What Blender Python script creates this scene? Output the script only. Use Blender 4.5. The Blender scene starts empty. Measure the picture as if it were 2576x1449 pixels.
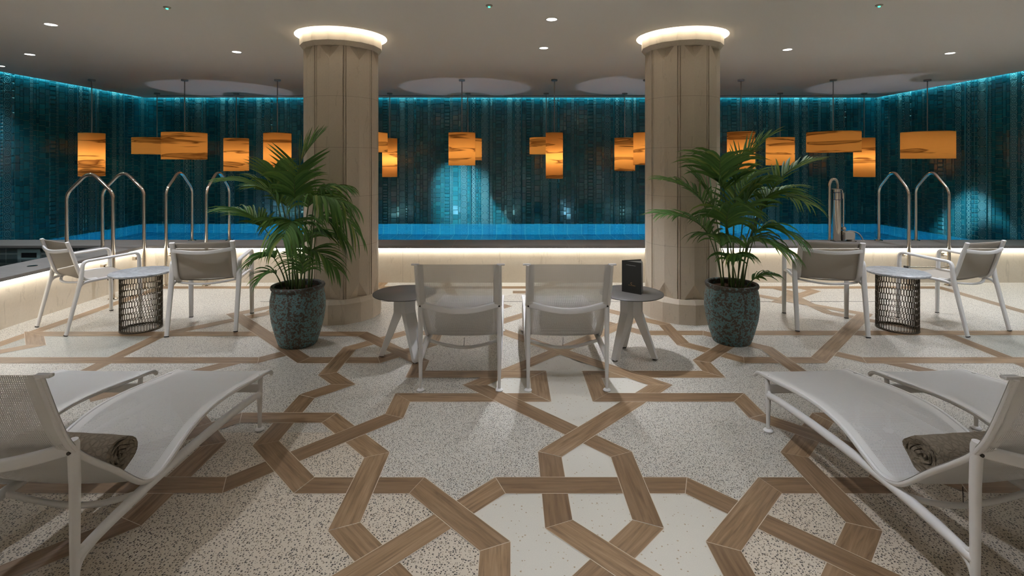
import bpy, bmesh, math, random
from mathutils import Vector, Matrix
random.seed(7)
PI = math.pi
sc = bpy.context.scene
col = sc.collection
V = Vector

# ------------------------------------------------------------------ materials
def lin(c):
    c = c / 255.0
    return c / 12.92 if c <= 0.04045 else ((c + 0.055) / 1.055) ** 2.4
def rgb(r, g, b): return (lin(r), lin(g), lin(b), 1.0)

class NT:
    """small helper round a material node tree"""
    def __init__(s, name):
        s.mat = bpy.data.materials.new(name); s.mat.use_nodes = True
        s.t = s.mat.node_tree; s.b = s.t.nodes['Principled BSDF']; s.out = s.t.nodes['Material Output']
    def n(s, typ, ins=None, **props):
        k = s.t.nodes.new(typ)
        for a, v in props.items(): setattr(k, a, v)
        for a, v in (ins or {}).items(): s.set(k.inputs[a], v)
        return k
    def set(s, sock, v):
        if isinstance(v, bpy.types.NodeSocket): s.t.links.new(v, sock)
        else: sock.default_value = v
    def math(s, op, a, b=None, c=None, clamp=False):
        k = s.n('ShaderNodeMath', operation=op); k.use_clamp = clamp
        s.set(k.inputs[0], a)
        if b is not None: s.set(k.inputs[1], b)
        if c is not None: s.set(k.inputs[2], c)
        return k.outputs[0]
    def mix(s, f, a, b, mode='MIX'):
        k = s.n('ShaderNodeMix', data_type='RGBA', blend_type=mode)
        s.set(k.inputs[0], f); s.set(k.inputs[6], a); s.set(k.inputs[7], b)
        return k.outputs[2]
    def ramp(s, f, stops):
        k = s.n('ShaderNodeValToRGB'); s.set(k.inputs[0], f)
        e = k.color_ramp.elements
        while len(e) < len(stops): e.new(0.5)
        for el, (p, c) in zip(e, stops): el.position = p; el.color = c
        return k.outputs[0]
    def obj(s, scale=(1, 1, 1), rot=(0, 0, 0), loc=(0, 0, 0), kind='Object'):
        tc = s.n('ShaderNodeTexCoord')
        m = s.n('ShaderNodeMapping', {'Vector': tc.outputs[kind], 'Scale': scale, 'Rotation': rot, 'Location': loc})
        return m.outputs[0]
    def noise(s, vec, scale, detail=4, rough=.55, dist=0):
        k = s.n('ShaderNodeTexNoise', {'Vector': vec, 'Scale': scale, 'Detail': detail, 'Roughness': rough, 'Distortion': dist})
        return k.outputs[0]
    def bump(s, h, strength=.3, dist=.01):
        k = s.n('ShaderNodeBump', {'Height': h, 'Strength': strength, 'Distance': dist})
        s.t.links.new(k.outputs[0], s.b.inputs['Normal'])
    def p(s, **kw):
        names = dict(color='Base Color', rough='Roughness', metal='Metallic', spec='Specular IOR Level', alpha='Alpha',
                     emit='Emission Color', estr='Emission Strength', trans='Transmission Weight', ior='IOR', coat='Coat Weight')
        for a, v in kw.items(): s.set(s.b.inputs[names[a]], v)
        return s

def plain(name, c, rough=.5, metal=0, spec=.5, bumpscale=None, bs=.1):
    m = NT(name); m.p(color=c, rough=rough, metal=metal, spec=spec)
    if bumpscale: m.bump(m.noise(m.obj(), bumpscale, 3), bs, .004)
    return m.mat
def emitter(name, c, strength):
    m = NT(name); m.p(color=(0, 0, 0, 1), emit=c, estr=strength, spec=0); return m.mat

def terrazzo(name, base, base2, scale, amount, darks, rough=.38):
    m = NT(name); co = m.obj()
    warp = m.noise(co, 90, 1)
    vec = m.n('ShaderNodeVectorMath', {0: co, 1: m.n('ShaderNodeVectorMath', {0: m.n('ShaderNodeCombineXYZ', {0: warp, 1: warp}).outputs[0], 1: (.004, .004, 0)}, operation='MULTIPLY').outputs[0]}, operation='ADD').outputs[0]
    vo = m.n('ShaderNodeTexVoronoi', {'Vector': vec, 'Scale': scale}, feature='F1', voronoi_dimensions='2D')
    sep = m.n('ShaderNodeSeparateColor', {0: vo.outputs['Color']})
    thr = m.math('MULTIPLY_ADD', sep.outputs[0], .30, .14)
    near = m.math('LESS_THAN', vo.outputs['Distance'], thr)
    on = m.math('LESS_THAN', sep.outputs[1], amount)
    f = m.math('MULTIPLY', near, on)
    peb = m.ramp(sep.outputs[2], darks)
    b = m.mix(m.noise(co, 1.3, 4), base, base2)
    b = m.mix(m.math('MULTIPLY', m.noise(co, 260, 2), .35), b, rgb(150, 143, 130))
    m.p(color=m.mix(f, b, peb), rough=rough, spec=.4)
    return m.mat
DK = [(0, rgb(40, 40, 38)), (.45, rgb(72, 68, 62)), (.75, rgb(112, 98, 78)), (1, rgb(150, 140, 124))]
M = {}
M['terrazzo'] = terrazzo('terrazzo_fine', rgb(204, 199, 188), rgb(190, 185, 173), 128, .84, DK)
M['terrazzo_coarse'] = terrazzo('terrazzo_coarse', rgb(205, 193, 175), rgb(196, 183, 163), 104, .72, DK)
M['terrazzo_grey'] = terrazzo('terrazzo_grey', rgb(172, 172, 162), rgb(160, 160, 150), 135, .9, [(0, rgb(95, 96, 92)), (.6, rgb(120, 118, 108)), (1, rgb(150, 146, 134))])
M['cream'] = terrazzo('terrazzo_cream', rgb(214, 209, 196), rgb(198, 193, 180), 90, .05, [(0, rgb(150, 130, 100)), (1, rgb(180, 165, 140))], .36)
M['grout'] = plain('pale_grout', rgb(196, 184, 166), .7)

def wood():
    m = NT('wood_inlay'); tc = m.n('ShaderNodeTexCoord'); uv = tc.outputs['UV']
    seg = m.n('ShaderNodeSeparateXYZ', {0: uv})
    idn = m.math('FLOOR', m.math('DIVIDE', seg.outputs[0], 50.0))
    wn = m.n('ShaderNodeTexWhiteNoise', {'W': idn}, noise_dimensions='1D')
    mp = m.n('ShaderNodeMapping', {'Vector': uv, 'Scale': (1.4, 22, 1)}).outputs[0]
    n1 = m.noise(mp, 2.2, 6, .6, .6)
    mp2 = m.n('ShaderNodeMapping', {'Vector': uv, 'Scale': (2.5, 90, 1)}).outputs[0]
    n2 = m.noise(mp2, 3, 3)
    c = m.ramp(n1, [(.28, rgb(106, 82, 58)), (.5, rgb(152, 124, 92)), (.72, rgb(178, 150, 118))])
    c = m.mix(m.math('MULTIPLY', n2, .45), c, rgb(84, 63, 44))
    c = m.mix(m.math('MULTIPLY', wn.outputs[0], .55), c, rgb(90, 68, 48))
    m.p(color=c, rough=.42, spec=.4); m.bump(n2, .06, .002)
    return m.mat
M['wood'] = wood()

def limestone(name, a, b, joints=None, rough=.55):
    m = NT(name); co = m.obj()
    n1 = m.noise(m.obj((1, 1, .35), (.5, .7, .4)), 2.2, 6, .6, 1.2)
    n2 = m.noise(m.obj((6, 6, 1.2), (.3, .6, .2)), 3.0, 5, .6, .8)
    c = m.mix(n1, a, b)
    c = m.mix(m.math('MULTIPLY', m.math('GREATER_THAN', n2, .62), .16), c, rgb(120, 104, 84))
    c = m.mix(m.math('MULTIPLY', m.noise(co, 60, 3), .18), c, rgb(128, 112, 92))
    if joints:
        axis, items = joints
        z = m.n('ShaderNodeSeparateXYZ', {0: co}).outputs[axis]
        tot = None
        for q in items:
            l = m.math('LESS_THAN', m.math('ABSOLUTE', m.math('SUBTRACT', z, q)), .0022)
            tot = l if tot is None else m.math('MAXIMUM', tot, l)
        c = m.mix(m.math('MULTIPLY', tot, .45), c, rgb(112, 98, 80))
    m.p(color=c, rough=rough, spec=.35); m.bump(m.noise(co, 40, 4), .06, .005)
    return m.mat
M['column'] = limestone('column_limestone', rgb(214, 200, 180), rgb(196, 181, 159), (2, [.79, 1.31, 1.82, 2.35]))
M['cladding'] = limestone('wall_limestone', rgb(222, 211, 192), rgb(204, 190, 168), (0, [-4.1, -2.8, -1.5, -.15, .95, 2.05, 3.3, 4.6, 5.9]), .4)
M['cladding_side'] = limestone('side_limestone', rgb(222, 211, 192), rgb(204, 190, 168), (1, [-1, .4, 1.8, 3.2, 4.55, 5.9]), .4)

def stone_dark():
    m = NT('coping_stone'); co = m.obj((1, 4, 1))
    c = m.mix(m.noise(co, 5, 5, .6, .5), rgb(122, 118, 113), rgb(92, 88, 84))
    c = m.mix(m.math('MULTIPLY', m.noise(m.obj(), 120, 3), .4), c, rgb(120, 113, 106))
    x = m.n('ShaderNodeSeparateXYZ', {0: m.obj()}).outputs[0]
    f = m.math('ABSOLUTE', m.math('SUBTRACT', m.math('FRACT', m.math('DIVIDE', x, 1.6)), .5))
    c = m.mix(m.math('MULTIPLY', m.math('LESS_THAN', f, .0014), .5), c, rgb(160, 150, 138))
    m.p(color=c, rough=.55, spec=.4); m.bump(m.noise(m.obj(), 70, 4), .15, .004)
    return m.mat
M['coping'] = stone_dark()
M['plaster'] = plain('ceiling_plaster', rgb(238, 235, 230), .85, 0, .2)
M['paint'] = plain('rear_plaster', rgb(214, 210, 204), .8, 0, .2)

# ---- glazed wall tiles
TEAL_A, TEAL_B, RIDGE = rgb(25, 104, 118), rgb(15, 76, 92), rgb(132, 194, 194)
def tile_plain():
    m = NT('teal_glazed_tile'); g = m.n('ShaderNodeNewGeometry')
    c = m.mix(g.outputs['Random Per Island'], TEAL_A, TEAL_B)
    m.p(color=c, rough=.13, spec=.6); m.bump(m.noise(m.obj(), 14, 2), .10, .006)
    return m.mat
M['tile'] = tile_plain()
M['tile_grout'] = plain('tile_grout', rgb(108, 158, 158), .6)
def tile_ornate(name, kind):
    m = NT(name); tc = m.n('ShaderNodeTexCoord')
    s = m.n('ShaderNodeSeparateXYZ', {0: tc.outputs['UV']}); u, v = s.outputs[0], s.outputs[1]
    fu = m.math('SUBTRACT', m.math('FRACT', u), .5); fv = m.math('SUBTRACT', m.math('FRACT', v), .5)
    d = m.math('SQRT', m.math('ADD', m.math('MULTIPLY', fu, fu), m.math('MULTIPLY', fv, fv)))
    def ring(dist, r, w): return m.math('SUBTRACT', 1.0, m.math('DIVIDE', m.math('ABSOLUTE', m.math('SUBTRACT', dist, r)), w), clamp=True)
    def mx(*a):
        t = a[0]
        for q in a[1:]: t = m.math('MAXIMUM', t, q)
        return t
    if kind == 'circles':
        h = m.math('SINE', m.math('MULTIPLY', d, 2 * PI * 9.0)); h = m.math('MULTIPLY', m.math('MAXIMUM', h, 0), m.math('LESS_THAN', d, .5))
        h = mx(h, m.math('GREATER_THAN', d, .62))
    elif kind == 'quatrefoil':
        au, av = m.math('ABSOLUTE', fu), m.math('ABSOLUTE', fv)
        e1 = m.math('SQRT', m.math('ADD', m.math('POWER', m.math('SUBTRACT', au, .20), 2), m.math('POWER', av, 2)))
        e2 = m.math('SQRT', m.math('ADD', m.math('POWER', m.math('SUBTRACT', av, .20), 2), m.math('POWER', au, 2)))
        h = mx(ring(d, .45, .05), ring(e1, .14, .05), ring(e2, .14, .05), ring(d, .07, .04))
    elif kind == 'braid':
        w1 = m.math('MULTIPLY', m.math('SINE', m.math('MULTIPLY', v, 2 * PI)), .28)
        h = mx(ring(m.math('SUBTRACT', fu, w1), 0, .09), ring(m.math('ADD', fu, w1), 0, .09),
               ring(m.math('SUBTRACT', fu, w1), .16, .05), ring(m.math('ADD', fu, w1), -.16, .05))
    elif kind == 'star':
        au, av = m.math('ABSOLUTE', fu), m.math('ABSOLUTE', fv)
        sq = m.math('MAXIMUM', au, av); di = m.math('MULTIPLY', m.math('ADD', au, av), .7071)
        h = mx(ring(m.math('MINIMUM', m.math('MAXIMUM', sq, m.math('SUBTRACT', di, .06)), m.math('MAXIMUM', di, m.math('SUBTRACT', sq, .06))), .33, .05),
               ring(m.math('MAXIMUM', sq, di), .16, .04), ring(di, .60, .05))
    elif kind == 'square':
        au, av = m.math('ABSOLUTE', fu), m.math('ABSOLUTE', fv); sq = m.math('MAXIMUM', au, av)
        h = mx(ring(sq, .44, .05), ring(sq, .2, .05), ring(d, .32, .04), ring(m.math('ABSOLUTE', m.math('SUBTRACT', au, av)), 0, .05))
    else:
        p1 = m.math('ABSOLUTE', m.math('SINE', m.math('MULTIPLY', m.math('ADD', u, v), PI * 2)))
        p2 = m.math('ABSOLUTE', m.math('SINE', m.math('MULTIPLY', m.math('SUBTRACT', u, v), PI * 2)))
        h = mx(m.math('SUBTRACT', 1.0, m.math('MULTIPLY', p1, 3.2), clamp=True), m.math('SUBTRACT', 1.0, m.math('MULTIPLY', p2, 3.2), clamp=True))
    c = m.mix(m.math('MULTIPLY', h, .6), TEAL_B, RIDGE)
    m.p(color=c, rough=.22, spec=.55); m.bump(h, .55, .006)
    return m.mat
for k in ('circles', 'quatrefoil', 'braid', 'star', 'square', 'lattice'): M['t_' + k] = tile_ornate('teal_relief_tile_' + k, k)

def basin():
    m = NT('pool_mosaic'); co = m.obj()
    br = m.n('ShaderNodeTexBrick', {'Vector': co, 'Color1': rgb(40, 150, 190), 'Color2': rgb(28, 130, 175), 'Mortar': rgb(110, 180, 205), 'Scale': 1.0,
             'Mortar Size': .008, 'Brick Width': .3, 'Row Height': .3})
    br.offset = 0
    m.p(color=br.outputs[0], rough=.4); return m.mat
M['basin'] = basin()
def small_basin():
    m = NT('dark_pool_tile'); co = m.obj()
    br = m.n('ShaderNodeTexBrick', {'Vector': m.obj((1, 1, 1), (PI / 2, 0, 0)), 'Color1': rgb(128, 140, 142), 'Color2': rgb(112, 126, 130), 'Mortar': rgb(190, 200, 200), 'Scale': 1.0,
             'Mortar Size': .006, 'Brick Width': .2, 'Row Height': .2})
    br.offset = 0
    m.p(color=br.outputs[0], rough=.3); return m.mat
M['dark_tile'] = small_basin()
def water():
    m = NT('clear_water'); m.p(color=(.86, .96, 1, 1), rough=.0, trans=1, ior=1.333)
    m.bump(m.noise(m.obj((1, 2.2, 1)), 3.0, 2), .02, .02); return m.mat
M['water'] = water()

# ---- furniture
def white_metal():
    m = NT('white_powder_coat'); m.p(color=rgb(222, 220, 217), rough=.38, spec=.45); m.bump(m.noise(m.obj(), 500, 2), .03, .001); return m.mat
M['white'] = white_metal()
M['white2'] = plain('white_lacquer', rgb(220, 218, 214), .4)
M['screw'] = plain('dark_screw', rgb(58, 52, 46), .4, .7)
M['black'] = plain('black_rubber', rgb(28, 27, 26), .6)
def sling():
    m = NT('white_open_mesh'); tc = m.n('ShaderNodeTexCoord')
    s = m.n('ShaderNodeSeparateXYZ', {0: tc.outputs['UV']}); u, v = s.outputs[0], s.outputs[1]
    p = .0072
    fu = m.math('ABSOLUTE', m.math('SUBTRACT', m.math('FRACT', m.math('DIVIDE', u, p)), .5))
    fv = m.math('ABSOLUTE', m.math('SUBTRACT', m.math('FRACT', m.math('DIVIDE', v, p)), .5))
    hole = m.math('LESS_THAN', m.math('MAXIMUM', fu, fv), .272)
    body = m.math('LESS_THAN', m.math('ABSOLUTE', u), .248)
    m.p(color=rgb(218, 216, 211), rough=.6, spec=.3, alpha=m.math('SUBTRACT', 1.0, m.math('MULTIPLY', hole, body)))
    return m.mat
M['sling'] = sling()
def textile():
    m = NT('taupe_textile'); co = m.obj()
    w = m.n('ShaderNodeTexWave', {'Vector': co, 'Scale': 120.0, 'Distortion': 1.0}, wave_type='BANDS')
    m.p(color=m.mix(m.math('MULTIPLY', w.outputs[0], .25), rgb(172, 164, 152), rgb(138, 130, 119)), rough=.8, spec=.2, alpha=.84); return m.mat
M['textile'] = textile()
def marble():
    m = NT('white_marble'); n = m.noise(m.obj(), 7, 6, .65, 2.2)
    m.p(color=m.ramp(n, [(.36, rgb(184, 186, 186)), (.5, rgb(168, 171, 172)), (.56, rgb(132, 135, 137)), (.62, rgb(178, 180, 180))]), rough=.3); return m.mat
M['marble'] = marble()
M['bronze'] = plain('bronze_wire', rgb(92, 84, 72), .42, .55)
M['grey_top'] = plain('dark_grey_laminate', rgb(86, 82, 77), .42, 0, .45, 300, .03)
M['steel'] = plain('polished_steel', rgb(206, 196, 182), .14, 1.0)
M['steel_dull'] = plain('satin_steel', rgb(150, 146, 142), .32, 1.0)
M['lift_grey'] = plain('grey_plastic', rgb(150, 142, 130), .5)
M['navy'] = plain('navy_print', rgb(22, 24, 52), .5)
M['cover'] = plain('black_card', rgb(46, 46, 43), .5, 0, .4, 200, .02)
M['paper'] = plain('white_paper', rgb(196, 196, 192), .6)
M['gold'] = plain('copper_foil', rgb(200, 158, 106), .35, .6)
M['ink'] = plain('white_ink', rgb(220, 220, 216), .6)
def towel():
    m = NT('taupe_towel'); co = m.obj()
    vo = m.n('ShaderNodeTexVoronoi', {'Vector': m.n('ShaderNodeVectorMath', {0: m.obj((1, .7, 1)), 1: m.n('ShaderNodeVectorMath', {0: m.n('ShaderNodeTexNoise', {'Vector': co, 'Scale': 22.0}).outputs['Color'], 1: (.03, .03, .03)}, operation='MULTIPLY').outputs[0]}, operation='ADD').outputs[0], 'Scale': 46.0}, feature='DISTANCE_TO_EDGE')
    h = m.math('MINIMUM', m.math('MULTIPLY', vo.outputs[0], 5.0), 1.0)
    c = m.mix(h, rgb(122, 112, 98), rgb(138, 128, 112))
    m.p(color=m.mix(m.math('MULTIPLY', m.noise(co, 400, 2), .4), c, rgb(104, 95, 83)), rough=.95, spec=.1)
    m.bump(m.math('ADD', h, m.math('MULTIPLY', m.noise(co, 500, 2), .5)), .6, .006); return m.mat
M['towel'] = towel()
def glaze():
    m = NT('mottled_turquoise_glaze'); co = m.obj()
    n = m.noise(co, 26, 7, .72, .3); vo = m.n('ShaderNodeTexVoronoi', {'Vector': co, 'Scale': 60.0}, feature='F1')
    f = m.math('ADD', n, m.math('MULTIPLY', m.math('SUBTRACT', vo.outputs[0], .45), .28))
    z = m.n('ShaderNodeSeparateXYZ', {0: co}).outputs[2]
    f = m.math('SUBTRACT', f, m.math('MULTIPLY', m.math('GREATER_THAN', z, .50), .10))
    c = m.ramp(f, [(.36, rgb(66, 60, 53)), (.50, rgb(86, 78, 68)), (.54, rgb(98, 134, 136)), (.60, rgb(88, 128, 134)), (.70, rgb(80, 82, 76))])
    m.p(color=c, rough=.5, spec=.4); m.bump(f, .5, .012); return m.mat
M['glaze'] = glaze()
M['soil'] = plain('bark_soil', rgb(62, 42, 28), .95, 0, .1, 60, .9)
def leaf():
    m = NT('palm_leaf'); g = m.n('ShaderNodeNewGeometry')
    c = m.ramp(g.outputs['Random Per Island'], [(0, rgb(58, 96, 52)), (.5, rgb(80, 122, 64)), (.85, rgb(104, 142, 70)), (1, rgb(136, 152, 80))])
    tr = m.n('ShaderNodeBsdfTranslucent', {'Color': rgb(110, 140, 50)})
    m.p(color=c, rough=.55, spec=.25)
    mx = m.n('ShaderNodeMixShader', {0: .18, 1: m.b.outputs[0], 2: tr.outputs[0]}); m.t.links.new(mx.outputs[0], m.out.inputs[0]); return m.mat
M['leaf'] = leaf()
M['stem'] = plain('palm_stem', rgb(74, 96, 44), .5)
def veneer():
    m = NT('amber_wood_veneer'); oi = m.n('ShaderNodeObjectInfo')
    off = m.n('ShaderNodeCombineXYZ', {0: m.math('MULTIPLY', oi.outputs['Random'], 37.0), 2: m.math('MULTIPLY', oi.outputs['Random'], 91.0)}).outputs[0]
    tc = m.n('ShaderNodeTexCoord')
    vec = m.n('ShaderNodeVectorMath', {0: tc.outputs['Object'], 1: off}, operation='ADD').outputs[0]
    mp = m.n('ShaderNodeMapping', {'Vector': vec, 'Scale': (.32, .32, 5.0)}).outputs[0]
    n = m.noise(mp, 1.5, 4, .5, .7)
    mp2 = m.n('ShaderNodeMapping', {'Vector': vec, 'Scale': (2, 2, 60)}).outputs[0]
    n2 = m.noise(mp2, 2, 3)
    dark = m.ramp(n, [(.0, (0, 0, 0, 1)), (.55, (0, 0, 0, 1)), (.575, (1, 1, 1, 1)), (.62, (.45, .45, .45, 1)), (.68, (1, 1, 1, 1))])
    c = m.mix(m.math('MULTIPLY', n2, .3), rgb(252, 190, 108), rgb(224, 146, 68))
    c = m.mix(m.math('MULTIPLY', dark, .9), c, rgb(84, 40, 14))
    di = m.n('ShaderNodeBsdfDiffuse', {'Color': m.mix(.5, c, rgb(168, 118, 62))}); tr = m.n('ShaderNodeBsdfTranslucent', {'Color': c})
    mx = m.n('ShaderNodeMixShader', {0: .62, 1: di.outputs[0], 2: tr.outputs[0]}); m.t.links.new(mx.outputs[0], m.out.inputs[0]); return m.mat
M['veneer'] = veneer()
M['led_warm'] = emitter('warm_led', rgb(255, 250, 240), 20.0)
M['led_ring'] = emitter('ring_led', rgb(255, 248, 234), 30.0)
M['led_cyan'] = emitter('cyan_led', rgb(130, 232, 242), 20.0)
M['lamp_disc'] = emitter('downlight_disc', rgb(255, 250, 242), 8.0)
M['led_green'] = emitter('green_led', rgb(60, 235, 170), 4.0)
M['slot'] = plain('dark_slot', rgb(40, 40, 42), .8)

# ------------------------------------------------------------------ mesh builder
class MB:
    def __init__(s): s.v = []; s.f = []; s.uv = []; s.m = []; s.sm = []
    def add(s, pts): i = len(s.v); s.v += [tuple(p) for p in pts]; return list(range(i, i + len(pts)))
    def face(s, ids, uv=None, mat=0, sm=False): s.f.append(ids); s.uv.append(uv); s.m.append(mat); s.sm.append(sm)
    def poly(s, pts, uv=None, mat=0, sm=False): s.face(s.add(pts), uv, mat, sm)
    def box(s, a, b, mat=0):
        x0, y0, z0 = a; x1, y1, z1 = b
        i = s.add([(x0, y0, z0), (x1, y0, z0), (x1, y1, z0), (x0, y1, z0), (x0, y0, z1), (x1, y0, z1), (x1, y1, z1), (x0, y1, z1)])
        for q in ((0, 3, 2, 1), (4, 5, 6, 7), (0, 1, 5, 4), (1, 2, 6, 5), (2, 3, 7, 6), (3, 0, 4, 7)): s.face([i[k] for k in q], None, mat)
    def rings(s, rings, closed=True, caps=True, mat=0, sm=True, loop=False):
        ids = [s.add(r) for r in rings]; n = len(ids[0])
        rng = range(n if closed else n - 1)
        pairs = list(zip(ids[:-1], ids[1:])) + ([(ids[-1], ids[0])] if loop else [])
        for a, b in pairs:
            for k in rng: s.face([a[k], a[(k + 1) % n], b[(k + 1) % n], b[k]], None, mat, sm)
        if caps and not loop:
            s.face(ids[0][::-1], None, mat); s.face(ids[-1], None, mat)
    def lathe(s, prof, n=32, c=(0, 0), mat=0, caps=True):
        s.rings([[(c[0] + r * math.cos(2 * PI * k / n), c[1] + r * math.sin(2 * PI * k / n), z) for k in range(n)] for r, z in prof], mat=mat, caps=caps)
    def sweep(s, pts, prof, side=(1, 0, 0), scale=None, mat=0, caps=True):
        """prof: 2D ring (a along side, b along normal)"""
        pts = [V(p) for p in pts]; side = V(side); rr = []
        for i, p in enumerate(pts):
            t = (pts[min(i + 1, len(pts) - 1)] - pts[max(i - 1, 0)]).normalized()
            sd = side - t * side.dot(t)
            if sd.length < 1e-4: sd = V((0, 1, 0)) - t * t.y
            sd.normalize(); nm = t.cross(sd)
            k = scale[i] if scale else 1
            rr.append([p + sd * (a * k) + nm * (b * k) for a, b in prof])
        s.rings(rr, mat=mat, caps=caps)
    def tube(s, pts, r, n=12, side=(1, 0, 0), mat=0, caps=True):
        pts = [V(p) for p in pts]
        rad = r if isinstance(r, (list, tuple)) else [r] * len(pts)
        # parallel transport
        t0 = (pts[1] - pts[0]).normalized(); sd = V(side) - t0 * V(side).dot(t0)
        if sd.length < 1e-3: sd = V((0, 1, 0)) - t0 * t0.y
        sd.normalize(); rr = []
        for i, p in enumerate(pts):
            t = (pts[min(i + 1, len(pts) - 1)] - pts[max(i - 1, 0)]).normalized()
            sd = (sd - t * sd.dot(t)).normalized(); nm = t.cross(sd)
            rr.append([p + (sd * math.cos(2 * PI * k / n) + nm * math.sin(2 * PI * k / n)) * rad[i] for k in range(n)])
        s.rings(rr, mat=mat, caps=caps)
    def grid(s, fn, nu, nv, uvf=None, mat=0, sm=True):
        ids = [[s.add([fn(i / nu, j / nv)])[0] for i in range(nu + 1)] for j in range(nv + 1)]
        for j in range(nv):
            for i in range(nu):
                uv = [uvf(a / nu, b / nv) for a, b in ((i, j), (i + 1, j), (i + 1, j + 1), (i, j + 1))] if uvf else None
                s.face([ids[j][i], ids[j][i + 1], ids[j + 1][i + 1], ids[j + 1][i]], uv, mat, sm)
    def build(s, name, mats, parent=None, sharp=40, loc=None, solid=None):
        me = bpy.data.meshes.new(name); me.from_pydata(s.v, [], s.f)
        if not isinstance(mats, (list, tuple)): mats = [mats]
        for m in mats: me.materials.append(m)
        me.polygons.foreach_set('material_index', s.m); me.polygons.foreach_set('use_smooth', s.sm)
        if any(u is not None for u in s.uv):
            lay = me.uv_layers.new(name='UVMap')
            for p, u in zip(me.polygons, s.uv):
                if u:
                    for li, q in zip(p.loop_indices, u): lay.data[li].uv = q
        me.update()
        if any(s.sm) and sharp: me.set_sharp_from_angle(angle=math.radians(sharp))
        o = bpy.data.objects.new(name, me); col.objects.link(o)
        if parent: o.parent = parent
        if loc: o.location = loc
        if solid:
            md = o.modifiers.new('thickness', 'SOLIDIFY'); md.thickness = solid; md.offset = 0
        return o

def rrect(w, h, r, n=3):
    out = []
    for cx, cy, a0 in ((w / 2 - r, h / 2 - r, 0), (-w / 2 + r, h / 2 - r, 90), (-w / 2 + r, -h / 2 + r, 180), (w / 2 - r, -h / 2 + r, 270)):
        for k in range(n + 1):
            a = math.radians(a0 + 90 * k / n); out.append((cx + r * math.cos(a), cy + r * math.sin(a)))
    return out
def fillet(pts, r, n=6):
    pts = [V(p) for p in pts]; out = [pts[0]]
    rs = r if isinstance(r, (list, tuple)) else [r] * (len(pts) - 2)
    for i in range(1, len(pts) - 1):
        a, b, c = pts[i - 1], pts[i], pts[i + 1]; d1 = (a - b); d2 = (c - b)
        k = min(rs[i - 1], d1.length * .49, d2.length * .49)
        p, q = b + d1.normalized() * k, b + d2.normalized() * k
        for j in range(n + 1):
            t = j / n; out.append(p * (1 - t) ** 2 + b * (2 * t * (1 - t)) + q * t * t)
    out.append(pts[-1]); return out
def spline(pts, n=6):
    pts = [V(p) for p in pts]; out = []
    for i in range(len(pts) - 1):
        p0 = pts[max(i - 1, 0)]; p1 = pts[i]; p2 = pts[i + 1]; p3 = pts[min(i + 2, len(pts) - 1)]
        for j in range(n):
            t = j / n
            out.append(.5 * (2 * p1 + (p2 - p0) * t + (2 * p0 - 5 * p1 + 4 * p2 - p3) * t * t + (3 * p1 - p0 - 3 * p2 + p3) * t ** 3))
    out.append(pts[-1]); return out

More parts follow.
